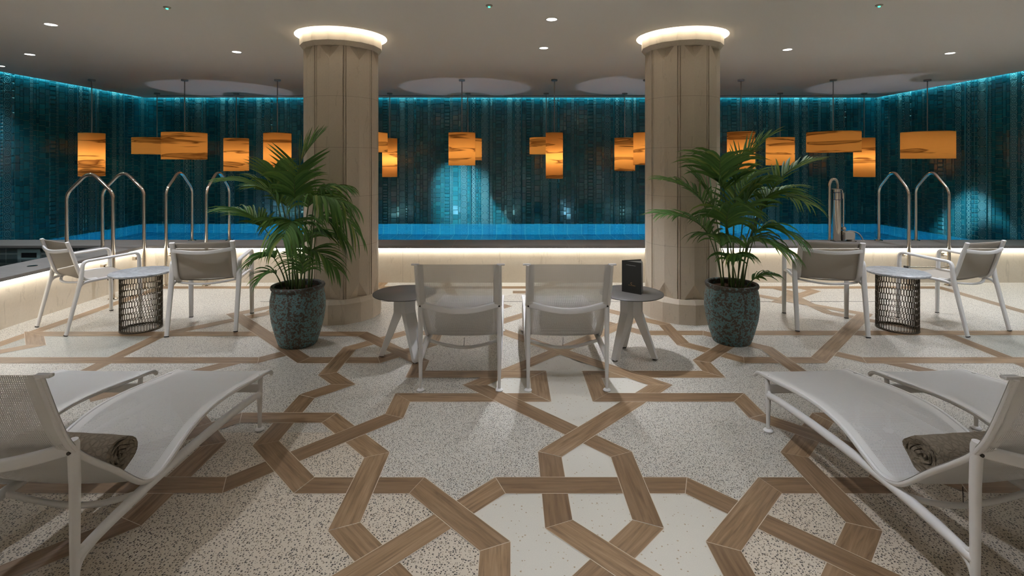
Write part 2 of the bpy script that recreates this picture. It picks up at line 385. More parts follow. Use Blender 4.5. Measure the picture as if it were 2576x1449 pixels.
def tag(o, label=None, cat=None, group=None, kind=None):
    if label: o['label'] = label
    if cat: o['category'] = cat
    if group: o['group'] = group
    if kind: o['kind'] = kind
    return o
def thing(name, label, cat, loc=(0, 0, 0), rz=0, group=None):
    o = bpy.data.objects.new(name, None); col.objects.link(o); o.location = loc; o.rotation_euler = (0, 0, rz)
    o.empty_display_size = .1
    return tag(o, label, cat, group)
def struct(o): o['kind'] = 'structure'; return o
kids = {}
def children(o): return [c for c in bpy.data.objects if c.parent == o]
def copy_tree(o, parent=None):
    c = o.copy(); col.objects.link(c)
    if parent: c.parent = parent
    for ch in children(o): copy_tree(ch, c)
    return c
def dup(o, loc, rz, label):
    c = copy_tree(o); c.location = loc; c.rotation_euler = (0, 0, rz); c['label'] = label; return c
STRAPS = {
    'b1': ([[-1.5696,1.0741],[-0.0541,2.5895],[0.8993,2.5895],[2.7673,0.7215]], [2,2,2]),
    'b2': ([[-0.0665,0.6896],[-0.0665,2.1746],[-0.4815,2.5896],[-1.0588,2.5896],[-1.4448,2.9756],[-1.4448,3.5774],[-1.2504,3.7718],[-1.4384,3.9599],[-1.4384,4.5102],[-1.0268,4.9218],[-0.4435,4.9218],[0.1903,5.5556]], [3,3,1,3,1,3,3,3,1,1,1]),
    'b2m': ([[0.9146,0.6896],[0.9146,2.1746],[1.3296,2.5896],[1.9069,2.5896],[2.2929,2.9756],[2.2929,3.5774],[2.0985,3.7718],[2.2865,3.9599],[2.2865,4.5102],[1.8749,4.9218],[1.2916,4.9218],[0.6578,5.5556]], [3,3,1,3,1,3,3,3,1,1,1]),
    'b3': ([[0.2921,1.2448],[-0.7571,2.2941],[-0.7571,2.8586],[-1.1772,3.2787],[-1.7531,3.2787],[-2.3325,2.6993]], [1,2,1,2,2]),
    'b3m': ([[0.556,1.2448],[1.6052,2.2941],[1.6052,2.8586],[2.0253,3.2787],[2.6012,3.2787],[3.1806,2.6993]], [1,2,1,2,2]),
    'b6': ([[-3.4525,2.591],[-1.4698,2.591],[-0.7621,3.2987],[-0.7621,3.562],[0.2148,3.562],[0.2148,3.9547],[-0.747,3.9547],[-0.747,4.2007],[-1.4402,4.8938],[-4.6215,4.8938],[-4.3189,4.5912],[-5.0763,3.8338]], [2,2,2,1,2,3,2,2,1,1,1]),
    'b6m': ([[4.3006,2.591],[2.3179,2.591],[1.6102,3.2987],[1.6102,3.562],[0.6333,3.562],[0.6333,3.9547],[1.5906,3.9547],[1.5906,4.2103],[2.3014,4.921],[6.93,4.921]], [2,2,2,3,2,1,2,3,1]),
    'b8': ([[1.3056,5.3352],[-0.2682,3.7614],[0.6278,2.8653],[0.6278,2.3101],[-0.6555,1.0267]], [2,2,3,1]),
    'b9': ([[-0.4575,5.3352],[1.1163,3.7614],[0.2203,2.8653],[0.2203,2.3101],[1.5036,1.0267]], [2.25,2.5,1,2]),
    'w': ([[0.8737,5.8869],[1.5773,5.1833],[1.5773,4.6173],[1.9563,4.2383],[2.5837,4.2383],[3.8795,5.534],[3.0083,6.4052]], [1.2,1.2,1.8,1.8,1.8,1.8]),
    'wm': ([[-0.0256,5.8869],[-0.7292,5.1833],[-0.7292,4.6173],[-1.1082,4.2383],[-1.7356,4.2383],[-3.0314,5.534],[-2.1602,6.4052]], [1.2,1.2,1.8,1.8,1.8,1.8]),
    'p': ([[3.5147,6.3698],[3.5147,5.5866],[4.2154,4.8859],[4.2154,2.9388]], [0.6,0.6,0.6]),
    'pm': ([[-2.6666,6.3698],[-2.6666,5.5866],[-3.3673,4.8859],[-3.3673,2.9388]], [0.6,0.6,0.6]),
    'q': ([[2.7348,4.4717],[2.9681,4.2384],[6.93,4.2384]], [0.8,0.8]),
    'qm': ([[-1.8867,4.4717],[-2.12,4.2384],[-6.0819,4.2384]], [0.8,0.8]),
    'r': ([[3.102,4.2384],[3.802,3.5383]], [0.4]),
    'rm': ([[-2.2539,4.2384],[-2.9539,3.5383]], [0.4]),
    'lv': ([[-2.3907,1.6848],[-1.749,2.3265],[-1.749,2.97],[-2.5657,3.7867]], [1,1,1]),
    'bf': ([[-4.6695,4.29],[-4.6695,6.732],[5.7173,6.732],[5.7172,3.3]], [0.3,0.3,0.3]),
    'x1': ([[3.5062,6.7163],[3.6148,6.4477],[3.1481,5.981]], [0.35,0.35]),
    'x2': ([[3.8606,6.7163],[3.9342,6.5484],[3.3871,6.1452]], [0.45,0.45]),
    'x3': ([[-0.9105,7.0084],[-0.6401,6.0216]], [0.4]),
    'x4': ([[0.6346,7.0084],[0.2299,6.4876],[0.0255,6.4876]], [0.38,0.38]),
    'x5': ([[-1.7659,7.0084],[-1.7716,6.7163]], [0.36]),
}
# ------------------------------------------------------------------ the room
CEIL = 3.04; BACK = 10.70; XL, XR = -7.77, 7.75; FRONT = 7.01; REAR = -2.6; COPE = .525
WB = .129   # width of the wooden inlay bands

def line_x(p, d, q, e):
    den = d[0] * e[1] - d[1] * e[0]
    t = ((q[0] - p[0]) * e[1] - (q[1] - p[1]) * e[0]) / den
    return (p[0] + d[0] * t, p[1] + d[1] * t)
def strap_quads(pts, w):
    """mitred quads of a band of width w along a polyline"""
    n = len(pts); nor = []
    for a, b in zip(pts[:-1], pts[1:]):
        d = (b[0] - a[0], b[1] - a[1]); l = math.hypot(*d); nor.append(((d[0] / l, d[1] / l), (-d[1] / l, d[0] / l)))
    L, R = [], []
    for i in range(n):
        for lst, sgn in ((L, 1), (R, -1)):
            def off(k, i=i): return (pts[i][0] + nor[k][1][0] * w / 2 * sgn, pts[i][1] + nor[k][1][1] * w / 2 * sgn)
            if i == 0: lst.append(off(0))
            elif i == n - 1: lst.append(off(n - 2))
            else: lst.append(line_x(off(i - 1), nor[i - 1][0], off(i), nor[i][0]))
    return [(L[i], R[i], R[i + 1], L[i + 1], nor[i]) for i in range(n - 1)]

fl = MB()
fl.poly([(XL, REAR, 0), (XR, REAR, 0), (XR, 3.1, 0), (XL, 3.1, 0)], mat=1)
fl.poly([(XL, 3.1, 0), (XR, 3.1, 0), (XR, FRONT + .2, 0), (XL, FRONT + .2, 0)], mat=0)
S = {k: v[0] for k, v in STRAPS.items()}
def flat(pts, z, mat): fl.poly([(x, y, z) for x, y in pts], mat=mat)
AXM = .424
def mirp(pts): return [(2 * AXM - x, y) for x, y in reversed(pts)]
# the two large star fields of fine chips
fine = [S['b6'][1], S['b6'][2], S['b6'][3], (.2148, 3.562), (.2148, 3.28), (AXM, 3.07), S['b9'][2], (S['b9'][2][0], 2.5895), S['b1'][1], (-.4815, 2.18), (-.4815, 2.5896), S['b3'][2], (-.757, 2.86), (-1.1772, 3.2787)]
star = [(-.757, 3.299), (-.757, 3.562), (.2148, 3.562), (.62, 3.562), (AXM, 3.069), (.2203, 2.865), (.2203, 2.59), (-.054, 2.59), (-.27, 2.375), (-.48, 2.59), (-.757, 2.59), (-.757, 2.8586), (-.98, 3.08)]
flat(star, .0003, 0); flat(mirp(star), .0003, 0)
for s_ in (0, 1):
    r_ = [(-4.62, 4.24), (-3.367, 4.24), (-3.367, 4.89), (-4.62, 4.89)]
    flat(mirp(r_) if s_ else r_, .0003, 3)
# pale cream fields down the middle
cross = (AXM, 3.069)
cream = [
    [cross, (.6278, 2.8653), (.6278, 2.5895), (.2203, 2.5895), (.2203, 2.8653)],
    [cross, (-.2682, 3.7614), (AXM, 4.4537), (1.1163, 3.7614)],
    [(-.0541, 2.5895), (-.27, 2.375), (-.0665, 2.1746), (-.0665, .55), (.9146, .55), (.9146, 2.1746), (1.114, 2.375), (.8993, 2.5895)],
    [(-.64, 6.0), (-.9, 7.0), (.64, 7.0), (.23, 6.49)]]
for c_ in cream: flat(c_, .0004, 2)
seg_id = 0
for k, (pts, lv) in STRAPS.items():
    for w, dz, mat in ((WB + .006, 0, 5), (WB, .00022, 4)):
        for i, (a, b, c, d, (t, nrm)) in enumerate(strap_quads(pts, w)):
            z = .0008 + lv[i] * .0007 + dz
            if mat == 4 :
                # a hairline of grout at the mitres
                def sh(p, s): return (p[0] + t[0] * s, p[1] + t[1] * s)
                if i > 0: a, b = sh(a, .0016), sh(b, .0016)
                if i < len(lv) - 1: c, d = sh(c, -.0016), sh(d, -.0016)
                seg_id += 1
            L = math.hypot(d[0] - a[0], d[1] - a[1])
            def uv(p): return (seg_id * 50.0 + 20 + (p[0] * t[0] + p[1] * t[1]), (p[0] * nrm[0] + p[1] * nrm[1]))
            fl.poly([(p[0], p[1], z) for p in (b, c, d, a)], [uv(p) for p in (b, c, d, a)], mat)
# movement joint
fl.box((-3.0, 6.038, .0), (4.75, 6.047, .0012), 6)
floor = struct(fl.build('floor', [M['terrazzo'], M['terrazzo_coarse'], M['cream'], M['terrazzo_grey'], M['wood'], M['grout'], M['slot']]))

# ---- ceiling with two round coves, edges held back from the walls
COLS = [(-1.865, 5.57), (1.885, 5.57)]; RH = .485
def ceiling():
    bm = bmesh.new(); g = .075
    def loop(pts):
        vs = [bm.verts.new(p) for p in pts]
        for a, b in zip(vs, vs[1:] + vs[:1]): bm.edges.new((a, b))
        return vs
    loop([(XL + g, REAR, CEIL), (XR - g, REAR, CEIL), (XR - g, BACK - g, CEIL), (XL + g, BACK - g, CEIL)])
    rings = [loop([(cx + RH * math.cos(2 * PI * k / 64), cy + RH * math.sin(2 * PI * k / 64), CEIL) for k in range(64)]) for cx, cy in COLS]
    bmesh.ops.triangle_fill(bm, use_beauty=True, use_dissolve=False, edges=bm.edges[:])
    for r in rings:
        up = [bm.verts.new(v.co + V((0, 0, .1))) for v in r]
        for k in range(64): bm.faces.new((r[k], r[(k + 1) % 64], up[(k + 1) % 64], up[k]))
    # upturned edges and the slab above
    for a, b in (((XL + g, REAR), (XL + g, BACK - g)), ((XL + g, BACK - g), (XR - g, BACK - g)), ((XR - g, BACK - g), (XR - g, REAR))):
        bm.faces.new([bm.verts.new(q) for q in ((a[0], a[1], CEIL), (b[0], b[1], CEIL), (b[0], b[1], 3.3), (a[0], a[1], 3.3))])
    bm.faces.new([bm.verts.new(q) for q in ((XL - .3, REAR - .2, 3.3), (XL - .3, BACK + .3, 3.3), (XR + .3, BACK + .3, 3.3), (XR + .3, REAR - .2, 3.3))])
    me = bpy.data.meshes.new('ceiling'); bm.to_mesh(me); bm.free(); me.materials.append(M['plaster'])
    o = bpy.data.objects.new('ceiling', me); col.objects.link(o); return struct(o)
ceiling()

# ---- tiled walls
ORN = {'circles': 7, 'quatrefoil': 6, 'braid': 5, 'star': 4, 'square': 3, 'lattice': 8}
SEQ = [('plain', .075, .105), ('ladder', .125, .075), ('lattice', .055, .055), ('plain', .12, .10), ('plain', .055, .13), ('star', .13, .13), ('plain', .06, .085), ('bead', .03, 9),
       ('braid', .095, .10), ('squares', .12, .075), ('circles', .15, .15), ('bead', .022, 9), ('quatrefoil', .07, .07), ('plain', .06, .135), ('plain', .12, .07), ('plain', .06, .135),
       ('plain', .055, .10), ('square', .12, .125), ('plain', .05, .12), ('quatrefoil', .13, .13), ('bead', .02, 9), ('plain', .085, .14), ('ladder', .115, .06), ('lattice', .06, .06),
       ('plain', .125, .115), ('plain', .055, .12), ('circles', .125, .125), ('squares1', .055, .055), ('star', .125, .125), ('link', .055, .115), ('plain', .08, .12), ('plain', .06, .09),
       ('plain', .10, .13), ('lattice', .065, .065), ('plain', .05, .085), ('plain', .05, .11), ('plain', .11, .09)]
def tile_wall(name, length, z0, z1, place, start=0, seed=1):
    """place(u, depth, z): u along the wall, depth out of the wall into the room"""
    rnd = random.Random(seed); mb = MB()
    mb.poly([place(0, 0, z0), place(length, 0, z0), place(length, 0, z1), place(0, 0, z1)], mat=1)
    def tile(u0, u1, a, b, h, ins, mat=0, tilt=0.0, uv=None):
        g = .0016; u0 += g; u1 -= g; a += g; b -= g
        tu, tv = rnd.uniform(-tilt, tilt), rnd.uniform(-tilt, tilt)
        def dp(u, v): return h + tu * (u - (u0 + u1) / 2) + tv * (v - (a + b) / 2)
        base = [place(*q) for q in ((u0, .0005, a), (u1, .0005, a), (u1, .0005, b), (u0, .0005, b))]
        ci = [(u0 + ins, a + ins), (u1 - ins, a + ins), (u1 - ins, b - ins), (u0 + ins, b - ins)]
        i = mb.add(base + [place(u, dp(u, v), v) for u, v in ci])
        mb.face([i[4], i[5], i[6], i[7]], uv, mat)
        for k in range(4): mb.face([i[k], i[(k + 1) % 4], i[4 + (k + 1) % 4], i[4 + k]], [(0, 0)] * 4 if uv else None, mat if not uv else 0)
    u = 0; k = start
    while u < length - .02:
        typ, w, h = SEQ[k % len(SEQ)]; k += 1
        w = min(w, length - u); ph = rnd.uniform(0, h if h < 1 else 0); v = z0 - ph
        if typ == 'bead':
            mb.rings([[place(u + w * (.5 - .5 * math.cos(PI * q / 8)), .004 + .02 * math.sin(PI * q / 8), zz) for q in range(9)] for zz in (z0, z1)], closed=False, caps=False)
        elif typ in ORN:
            n = max(1, round(1)); hh = h
            while v < z1:
                a, b = max(v, z0), min(v + hh, z1)
                if b - a > .01: tile(u, u + w, a, b, .008, .003, ORN[typ], .006, [(0, (a - v) / hh), (1, (a - v) / hh), (1, (b - v) / hh), (0, (b - v) / hh)])
                v += hh
        else:
            cols_ = 2 if typ == 'squares' else 1
            ins = {'plain': .004, 'ladder': .012, 'squares': .012, 'squares1': .012, 'link': .014}[typ]
            dep = {'plain': .009, 'ladder': .014, 'squares': .012, 'squares1': .012, 'link': .012}[typ]
            while v < z1:
                a, b = max(v, z0), min(v + h, z1)
                if b - a > .03:
                    for q in range(cols_): tile(u + w * q / cols_, u + w * (q + 1) / cols_, a, b, dep, ins, 0, .02)
                v += h
        u += w
    return struct(mb.build(name, [M['tile'], M['tile_grout'], M['tile'], M['t_square'], M['t_star'], M['t_braid'], M['t_quatrefoil'], M['t_circles'], M['t_lattice']]))
ZW = .36
tile_wall('wall_back', XR - XL, ZW, 3.28, lambda u, d, z: (XL + u, BACK - d, z), 34, 2)
tile_wall('wall_left', 4.7, ZW, 3.28, lambda u, d, z: (XL + d, BACK - 4.7 + u, z), 7, 3)
tile_wall('wall_right', 4.7, ZW, 3.28, lambda u, d, z: (XR - d, BACK - u, z), 19, 5)
w = MB(); w.box((XL - .2, REAR - .2, -.9), (XL, BACK - 4.7, 3.28), 0); struct(w.build('wall_left', M['paint']))
w = MB(); w.box((XR, REAR - .2, -.2), (XR + .2, BACK - 4.7, 3.28), 0); struct(w.build('wall_right', M['paint']))
w = MB(); w.box((XL, REAR - .2, -.2), (XR, REAR, 3.28), 0); struct(w.build('wall_front', M['paint']))

# ---- the raised pool: basins, cladding, copings, water
b = MB(); D = -1.08
b.poly([(XL, 7.45, D), (XR, 7.45, D), (XR, BACK, D), (XL, BACK, D)])
for q in (((XL, 7.45), (XL, BACK)), ((XL, BACK), (XR, BACK)), ((XR, BACK), (XR, 7.45)), ((XR, 7.45), (XL, 7.45))):
    b.poly([(q[0][0], q[0][1], D), (q[1][0], q[1][1], D), (q[1][0], q[1][1], ZW + .12 if q[0][1] == q[1][1] == 7.45 else ZW), (q[0][0], q[0][1], ZW + .12 if q[0][1] == q[1][1] == 7.45 else ZW)])
struct(b.build('trim_5', M['basin'])); 
b = MB(); b.box((XL, .6, -.75), (-5.57, 7.0, -.6)); b.box((XL, 7.0, -.75), (-5.57, 7.44, .485)); b.box((XL, .4, -.75), (-5.57, .6, .485)); struct(b.build('trim_6', M['dark_tile']))
def water(name, x0, y0, x1, y1, z, label):
    m_ = MB(); m_.grid(lambda u, v: (x0 + (x1 - x0) * u, y0 + (y1 - y0) * v, z), 4, 4)
    o = m_.build(name, M['water']); tag(o, label, 'water', kind='stuff'); return o
water('pool_water', XL, 7.45, XR, BACK - .001, .378, 'still blue water of the large pool under the pendants')
water('plunge_pool_water', XL, .6, -5.57, 6.999, .33, 'dark water of the small side pool at far left')
w = MB(); w.box((-5.075, FRONT, 0), (XR, 7.445, .485)); struct(w.build('wall_pool', M['cladding']))
w = MB(); w.box((-5.565, REAR, 0), (-5.075, FRONT - .001, .485)); w.box((-5.565, FRONT - .001, 0), (-5.0755, 7.445, .485)); struct(w.build('wall_side', M['cladding_side']))
def slab(x0, y0, x1, y1):
    m_ = MB(); m_.box((x0, y0, .485), (x1, y1, COPE)); o = m_.build('trim_1', M['coping'])
    bv = o.modifiers.new('edge', 'BEVEL'); bv.width = .006; bv.segments = 2; return struct(o)
slab(XL, 6.95, XR, 7.48).name = 'trim_1'; slab(-5.60, REAR, -5.02, 6.949).name = 'trim_2'
m_ = MB(); m_.box((-5.018, 6.962, .476), (XR, 6.992, .4845)); m_.build('led_strip', M['led_warm'])
tag(bpy.data.objects['led_strip'], 'glowing white light strip under the front edge of the pool coping', 'light strip')
m_ = MB(); m_.box((-5.058, REAR, .476), (-5.030, 6.955, .4845))
tag(m_.build('led_strip', M['led_warm']), 'glowing white light strip under the left side coping behind the armchair', 'light strip')
for (a, c, lab) in (((XL + .08, BACK - .050, 3.085), (XR - .08, BACK - .026, 3.095), 'cyan cove light strip along the top of the back tiled wall'),
                    ((XL + .026, 3.2, 3.085), (XL + .050, BACK - .08, 3.095), 'cyan cove light strip along the top of the left tiled wall'),
                    ((XR - .050, 3.2, 3.085), (XR - .026, BACK - .08, 3.095), 'cyan cove light strip along the top of the right tiled wall')):
    m_ = MB(); m_.box(a, c); tag(m_.build('cove_light', M['led_cyan']), lab, 'light strip', 'cyan cove strips round the tiled walls')

# long slot in the ceiling near the back wall
m_ = MB(); m_.box((-7.2, 10.28, CEIL - .004), (6.55, 10.32, CEIL + .004)); tag(m_.build('linear_vent', M['slot']), 'long dark slot vent in the ceiling parallel to the back wall', 'vent')

# skimmer
t = thing('skimmer_box', 'grey skimmer opening in the dark tiled wall at far left', 'pool skimmer', (-6.66, 6.985, .40))
m_ = MB()
m_.box((-.155, -.012, -.075), (.155, .012, -.05)); m_.box((-.155, -.012, .02), (.155, .012, .075)); m_.box((-.155, -.012, -.05), (-.11, .012, .02)); m_.box((.11, -.012, -.05), (.155, .012, .02))
m_.build('frame', plain('skimmer_grey', rgb(140, 162, 162), .5), t)
m_ = MB(); m_.box((-.11, -.002, -.05), (.11, .011, .02)); m_.build('opening', M['black'], t)
for q, (x, y) in enumerate(((-5.26, 5.55), (-6.6, 7.2))):
    m_ = MB(); m_.lathe([(.02, 0), (.045, .0), (.045, .004), (.02, .006)], 24)
    o = m_.build('coping_disc', M['steel'], loc=(x, y, COPE)); tag(o, ['small round steel cover on the left side coping', 'small round steel cover on the far coping behind the left armchair'][q], 'cover plate')

# ---- stone columns
def column(loc, label, ring_label):
    t = thing('stone_column', label, 'column', (loc[0], loc[1], 0))
    R, RC = .392, .388; zt, zb = 2.872, .248
    def P(r, deg, z): a = math.radians(deg); return (r * math.sin(a), -r * math.cos(a), z)
    m_ = MB()
    for k in range(8):
        c = 45 * k; e = 2.6; l, r = c - 22.5 + e, c + 22.5 - e
        def ch(f, z):   # point on the left/right panel edge line at height z
            a_ = V(P(R, l if f < 0 else r, z)); q = V(P(RC, c, z)); return a_ * .36 + q * .64 if False else a_ + (q - a_) * .24
        Lt, Lb, Rt, Rb = P(R, l, zt), P(R, l, zb), P(R, r, zt), P(R, r, zb)
        Ct, Cb = P(RC, c, zt - .135), P(RC, c, zb + .16)
        A1t, A2t, A1b, A2b = ch(-1, zt), ch(1, zt), ch(-1, zb), ch(1, zb)
        m_.poly([Lb, A1b, Cb, Ct, A1t, Lt]); m_.poly([Cb, A2b, Rb, Rt, A2t, Ct])
        # stop chamfers
        k2 = .93
        def inn(p): return (p[0] * k2, p[1] * k2, p[2])
        Mt, Mb = P(.338, c, zt), P(.345, c, zb)
        m_.poly([A1t, Ct, Mt]); m_.poly([Mt, Ct, A2t]); m_.poly([A1b, Mb, Cb]); m_.poly([Mb, A2b, Cb])
        # groove to the next panel
        nl = c + 22.5 + e; g1, g2 = c + 22.5 - e * .55, c + 22.5 + e * .55; ri = R - .016
        ring_b = [P(R, r, zb), P(ri, r, zb), P(ri, g1, zb), P(R - .004, g1 + .4, zb), P(R - .004, g2 - .4, zb), P(ri, g2, zb), P(ri, nl, zb), P(R, nl, zb)]
        ring_t = [(p[0], p[1], zt) for p in ring_b]
        for q in range(7): m_.poly([ring_b[q], ring_b[q + 1], ring_t[q + 1], ring_t[q]])
    m_.build('shaft', M['column'], t)
    def poly_rings(prof):
        mm = MB(); mm.rings([[P(r, 22.5 * k, z) for k in range(16)] for r, z in prof], sm=False); return mm
    poly_rings([(.425, 0), (.425, .205), (.398, .25)]).build('base', M['column'], t)
    poly_rings([(.394, zt), (.432, 2.918), (.432, 3.16)]).build('capital', M['column'], t)
    rt = MB(); n = 64
    rt.rings([[(r * math.cos(2 * PI * k / n), r * math.sin(2 * PI * k / n), z) for k in range(n)] for r, z in ((.436, 3.112), (.480, 3.112), (.480, 3.104), (.436, 3.104))], caps=False, loop=True)
    o = rt.build('ring_light', M['led_ring'], loc=(loc[0], loc[1], 0)); tag(o, ring_label, 'light', 'ring lights round the column heads')
column(COLS[0], 'pale faceted stone column standing behind the left potted palm', 'glowing ceiling ring light round the head of the left column')
column(COLS[1], 'pale faceted stone column standing behind the right potted palm', 'glowing ceiling ring light round the head of the right column')

# ---- ceiling fittings
proto = None
dl = [(-4.595, 5.044, 'round ceiling downlight at far left, larger and nearer the viewer than its neighbours'), (-6.117, 6.42, 'small round ceiling downlight at left, above the first tall pendant'),
      (-7.26, 7.176, 'round ceiling downlight cut by the left picture edge'), (-3.41, 6.28, 'round ceiling downlight just left of the left column'),
      (.394, 4.863, 'nearer of the two round downlights between the columns'), (.396, 6.066, 'farther of the two round downlights between the columns'),
      (3.37, 6.15, 'round ceiling downlight just right of the right column'), (5.525, 6.35, 'round ceiling downlight at far right of the ceiling')]
for x, y, lab in dl:
    if proto is None:
        proto = thing('ceiling_downlight', lab, 'downlight', (x, y, CEIL), 0, 'recessed ceiling downlights')
        m_ = MB(); m_.rings([[(r * math.cos(2 * PI * k / 32), r * math.sin(2 * PI * k / 32), z) for k in range(32)] for r, z in ((.050, -.001), (.064, -.004), (.066, 0), (.050, .02))], caps=False, loop=True)
        m_.build('trim_ring', M['white2'], proto)
        m_ = MB(); m_.lathe([(.001, -.0005), (.0505, -.0005), (.0505, .003), (.001, .003)], 32); m_.build('lens', M['lamp_disc'], proto)
    else: dup(proto, (x, y, CEIL), 0, lab)
sp = None
for x, y, lab in ((-3.05, 4.48, 'small ceiling sensor with green light, leftmost of the three'), (-.19, 4.43, 'small ceiling sensor with green light between the columns'), (3.225, 4.42, 'small ceiling sensor with green light right of the right column')):
    if sp is None:
        sp = thing('ceiling_sensor', lab, 'sensor', (x, y, CEIL), 0, 'green lit ceiling sensors')
        m_ = MB(); m_.lathe([(.03, 0), (.03, -.006), (.016, -.012), (.002, -.012)], 24, caps=True); m_.build('housing', M['lift_grey'], sp)
        m_ = MB(); m_.lathe([(.011, -.012), (.008, -.019), (.002, -.021)], 16); m_.build('green_lamp', M['led_green'], sp)
    else: dup(sp, (x, y, CEIL), 0, lab)

# ---- pendants
def pendant(px, Y, r, zt, zb, label, group, power):
    X = px
    t = thing('pendant_lamp', label, 'pendant lamp', (X, Y, CEIL), 0, group)
    m_ = MB(); m_.lathe([(.052, 0), (.052, -.024), (.047, -.028), (.01, -.028)], 32); m_.build('canopy', M['steel_dull'], t)
    m_ = MB(); m_.lathe([(.0085, -.026), (.0085, zt - CEIL - .0)], 12); m_.build('rod', M['steel_dull'], t)
    m_ = MB(); n = 64
    m_.rings([[(r * math.cos(2 * PI * k / n), r * math.sin(2 * PI * k / n), z - CEIL) for k in range(n)] for z in [zb + (zt - zb) * q / 6 for q in range(7)]], caps=False)
    m_.build('lamp_shade', M['veneer'], t)
    m_ = MB(); m_.lathe([(.002, zt - CEIL - .006), (r - .001, zt - CEIL - .006), (r - .001, zt - CEIL - .009), (.002, zt - CEIL - .009)], 48); m_.build('top_disc', M['lift_grey'], t)  # opaque disc added to keep bulb light off the ceiling
    m_ = MB()
    for k in range(3):
        a = 2 * PI * k / 3 + .4; m_.tube([(0, 0, zt - CEIL - .012), (r * math.cos(a), r * math.sin(a), zt - CEIL - .012)], .003, 6)
    m_.lathe([(.02, zt - CEIL - .01), (.02, zt - CEIL - .075), (.012, zt - CEIL - .08)], 16); m_.build('lamp_holder', M['steel_dull'], t)
    zc = max(zb + .06, zt - max(.13, (zt - zb) * .45))
    m_ = MB(); m_.lathe([(.006, zt - CEIL - .08), (.014, zc - CEIL + .03), (.026, zc - CEIL), (.014, zc - CEIL - .028), (.002, zc - CEIL - .032)], 16)
    bo = m_.build('bulb', plain('frosted_bulb', rgb(250, 236, 210), .4), t)
    L = bpy.data.lights.new('pendant_bulb', 'POINT'); L.energy = power; L.color = (1, .74, .45); L.shadow_soft_size = .035
    lo = bpy.data.objects.new('pendant_bulb', L); col.objects.link(lo); lo.location = (X, Y, zc - .075)
def fx(px, s): return (px - 1285) / s
GF, GB = 'front row of veneer pendants over the pool', 'rear row of veneer pendants over the pool'
A, B = 152.5, 128.0
def Z(py, s): return 1.65 + (412 - py) / s
front = [(231, 27, 334, 444, 'tall slim amber veneer pendant, first at left of the nearer row'), (464.5, 49.5, 333, 402, 'wide amber veneer pendant with dark bands top and bottom, in front of a flatter drum'),
         (698, 32.5, 334, 434, 'tall amber veneer pendant just left of the left palm tip'), (931, 43, 333, 384, 'wide veneer pendant peeking out behind the left column'),
         (1162, 33.5, 333, 417, 'amber veneer pendant with streaks, left of the middle gap between the columns'), (1394.5, 21.5, 333, 450, 'slimmest tallest veneer pendant between the columns'),
         (1626, 32, 333, 416, 'veneer pendant half hidden by the left side of the right column'), (1864, 32.5, 331, 433, 'veneer pendant behind the top of the right palm'),
         (2096, 59, 331, 384, 'widest flat veneer drum pendant above the pool lift'), (2333, 54.5, 331, 400, 'wide veneer pendant with slanting streaks at far right')]
for px, hw, y0, y1, lab in front: pendant(fx(px, A), 1270 / A, hw / A, Z(y0 + 1, A), Z(y1 - 1, A), lab, GF, 2.1)
rear = [(395, 52, 346, 389, 'flat wide veneer drum, first at left of the rear row'), (594.5, 28.5, 347, 431, 'mid height veneer pendant with a dark middle streak, left of the left palm, rear row'),
        (786, 20, 346, 405, 'sliver of a veneer pendant at the left edge of the left column'), (980.5, 18.5, 347, 446, 'slim tall veneer pendant at the right edge of the left column'),
        (1177, 35, 347, 404, 'short veneer pendant partly behind a larger streaked one'), (1374, 42, 345, 389, 'flat veneer drum behind the slimmest tall pendant'),
        (1571.5, 25.5, 346, 431, 'streaked veneer pendant left of the right column, rear row'), (1962.5, 32.5, 345, 417, 'dark streaked veneer pendant between the right palm and the flat drum'),
        (2174, 23, 346, 446, 'slim tall veneer pendant behind the right end of the flat drum')]
for px, hw, y0, y1, lab in rear: pendant(fx(px, B), 1270 / B, hw / B, Z(y0 + 1, B), Z(y1 - 1, B), lab, GB, 2.3)
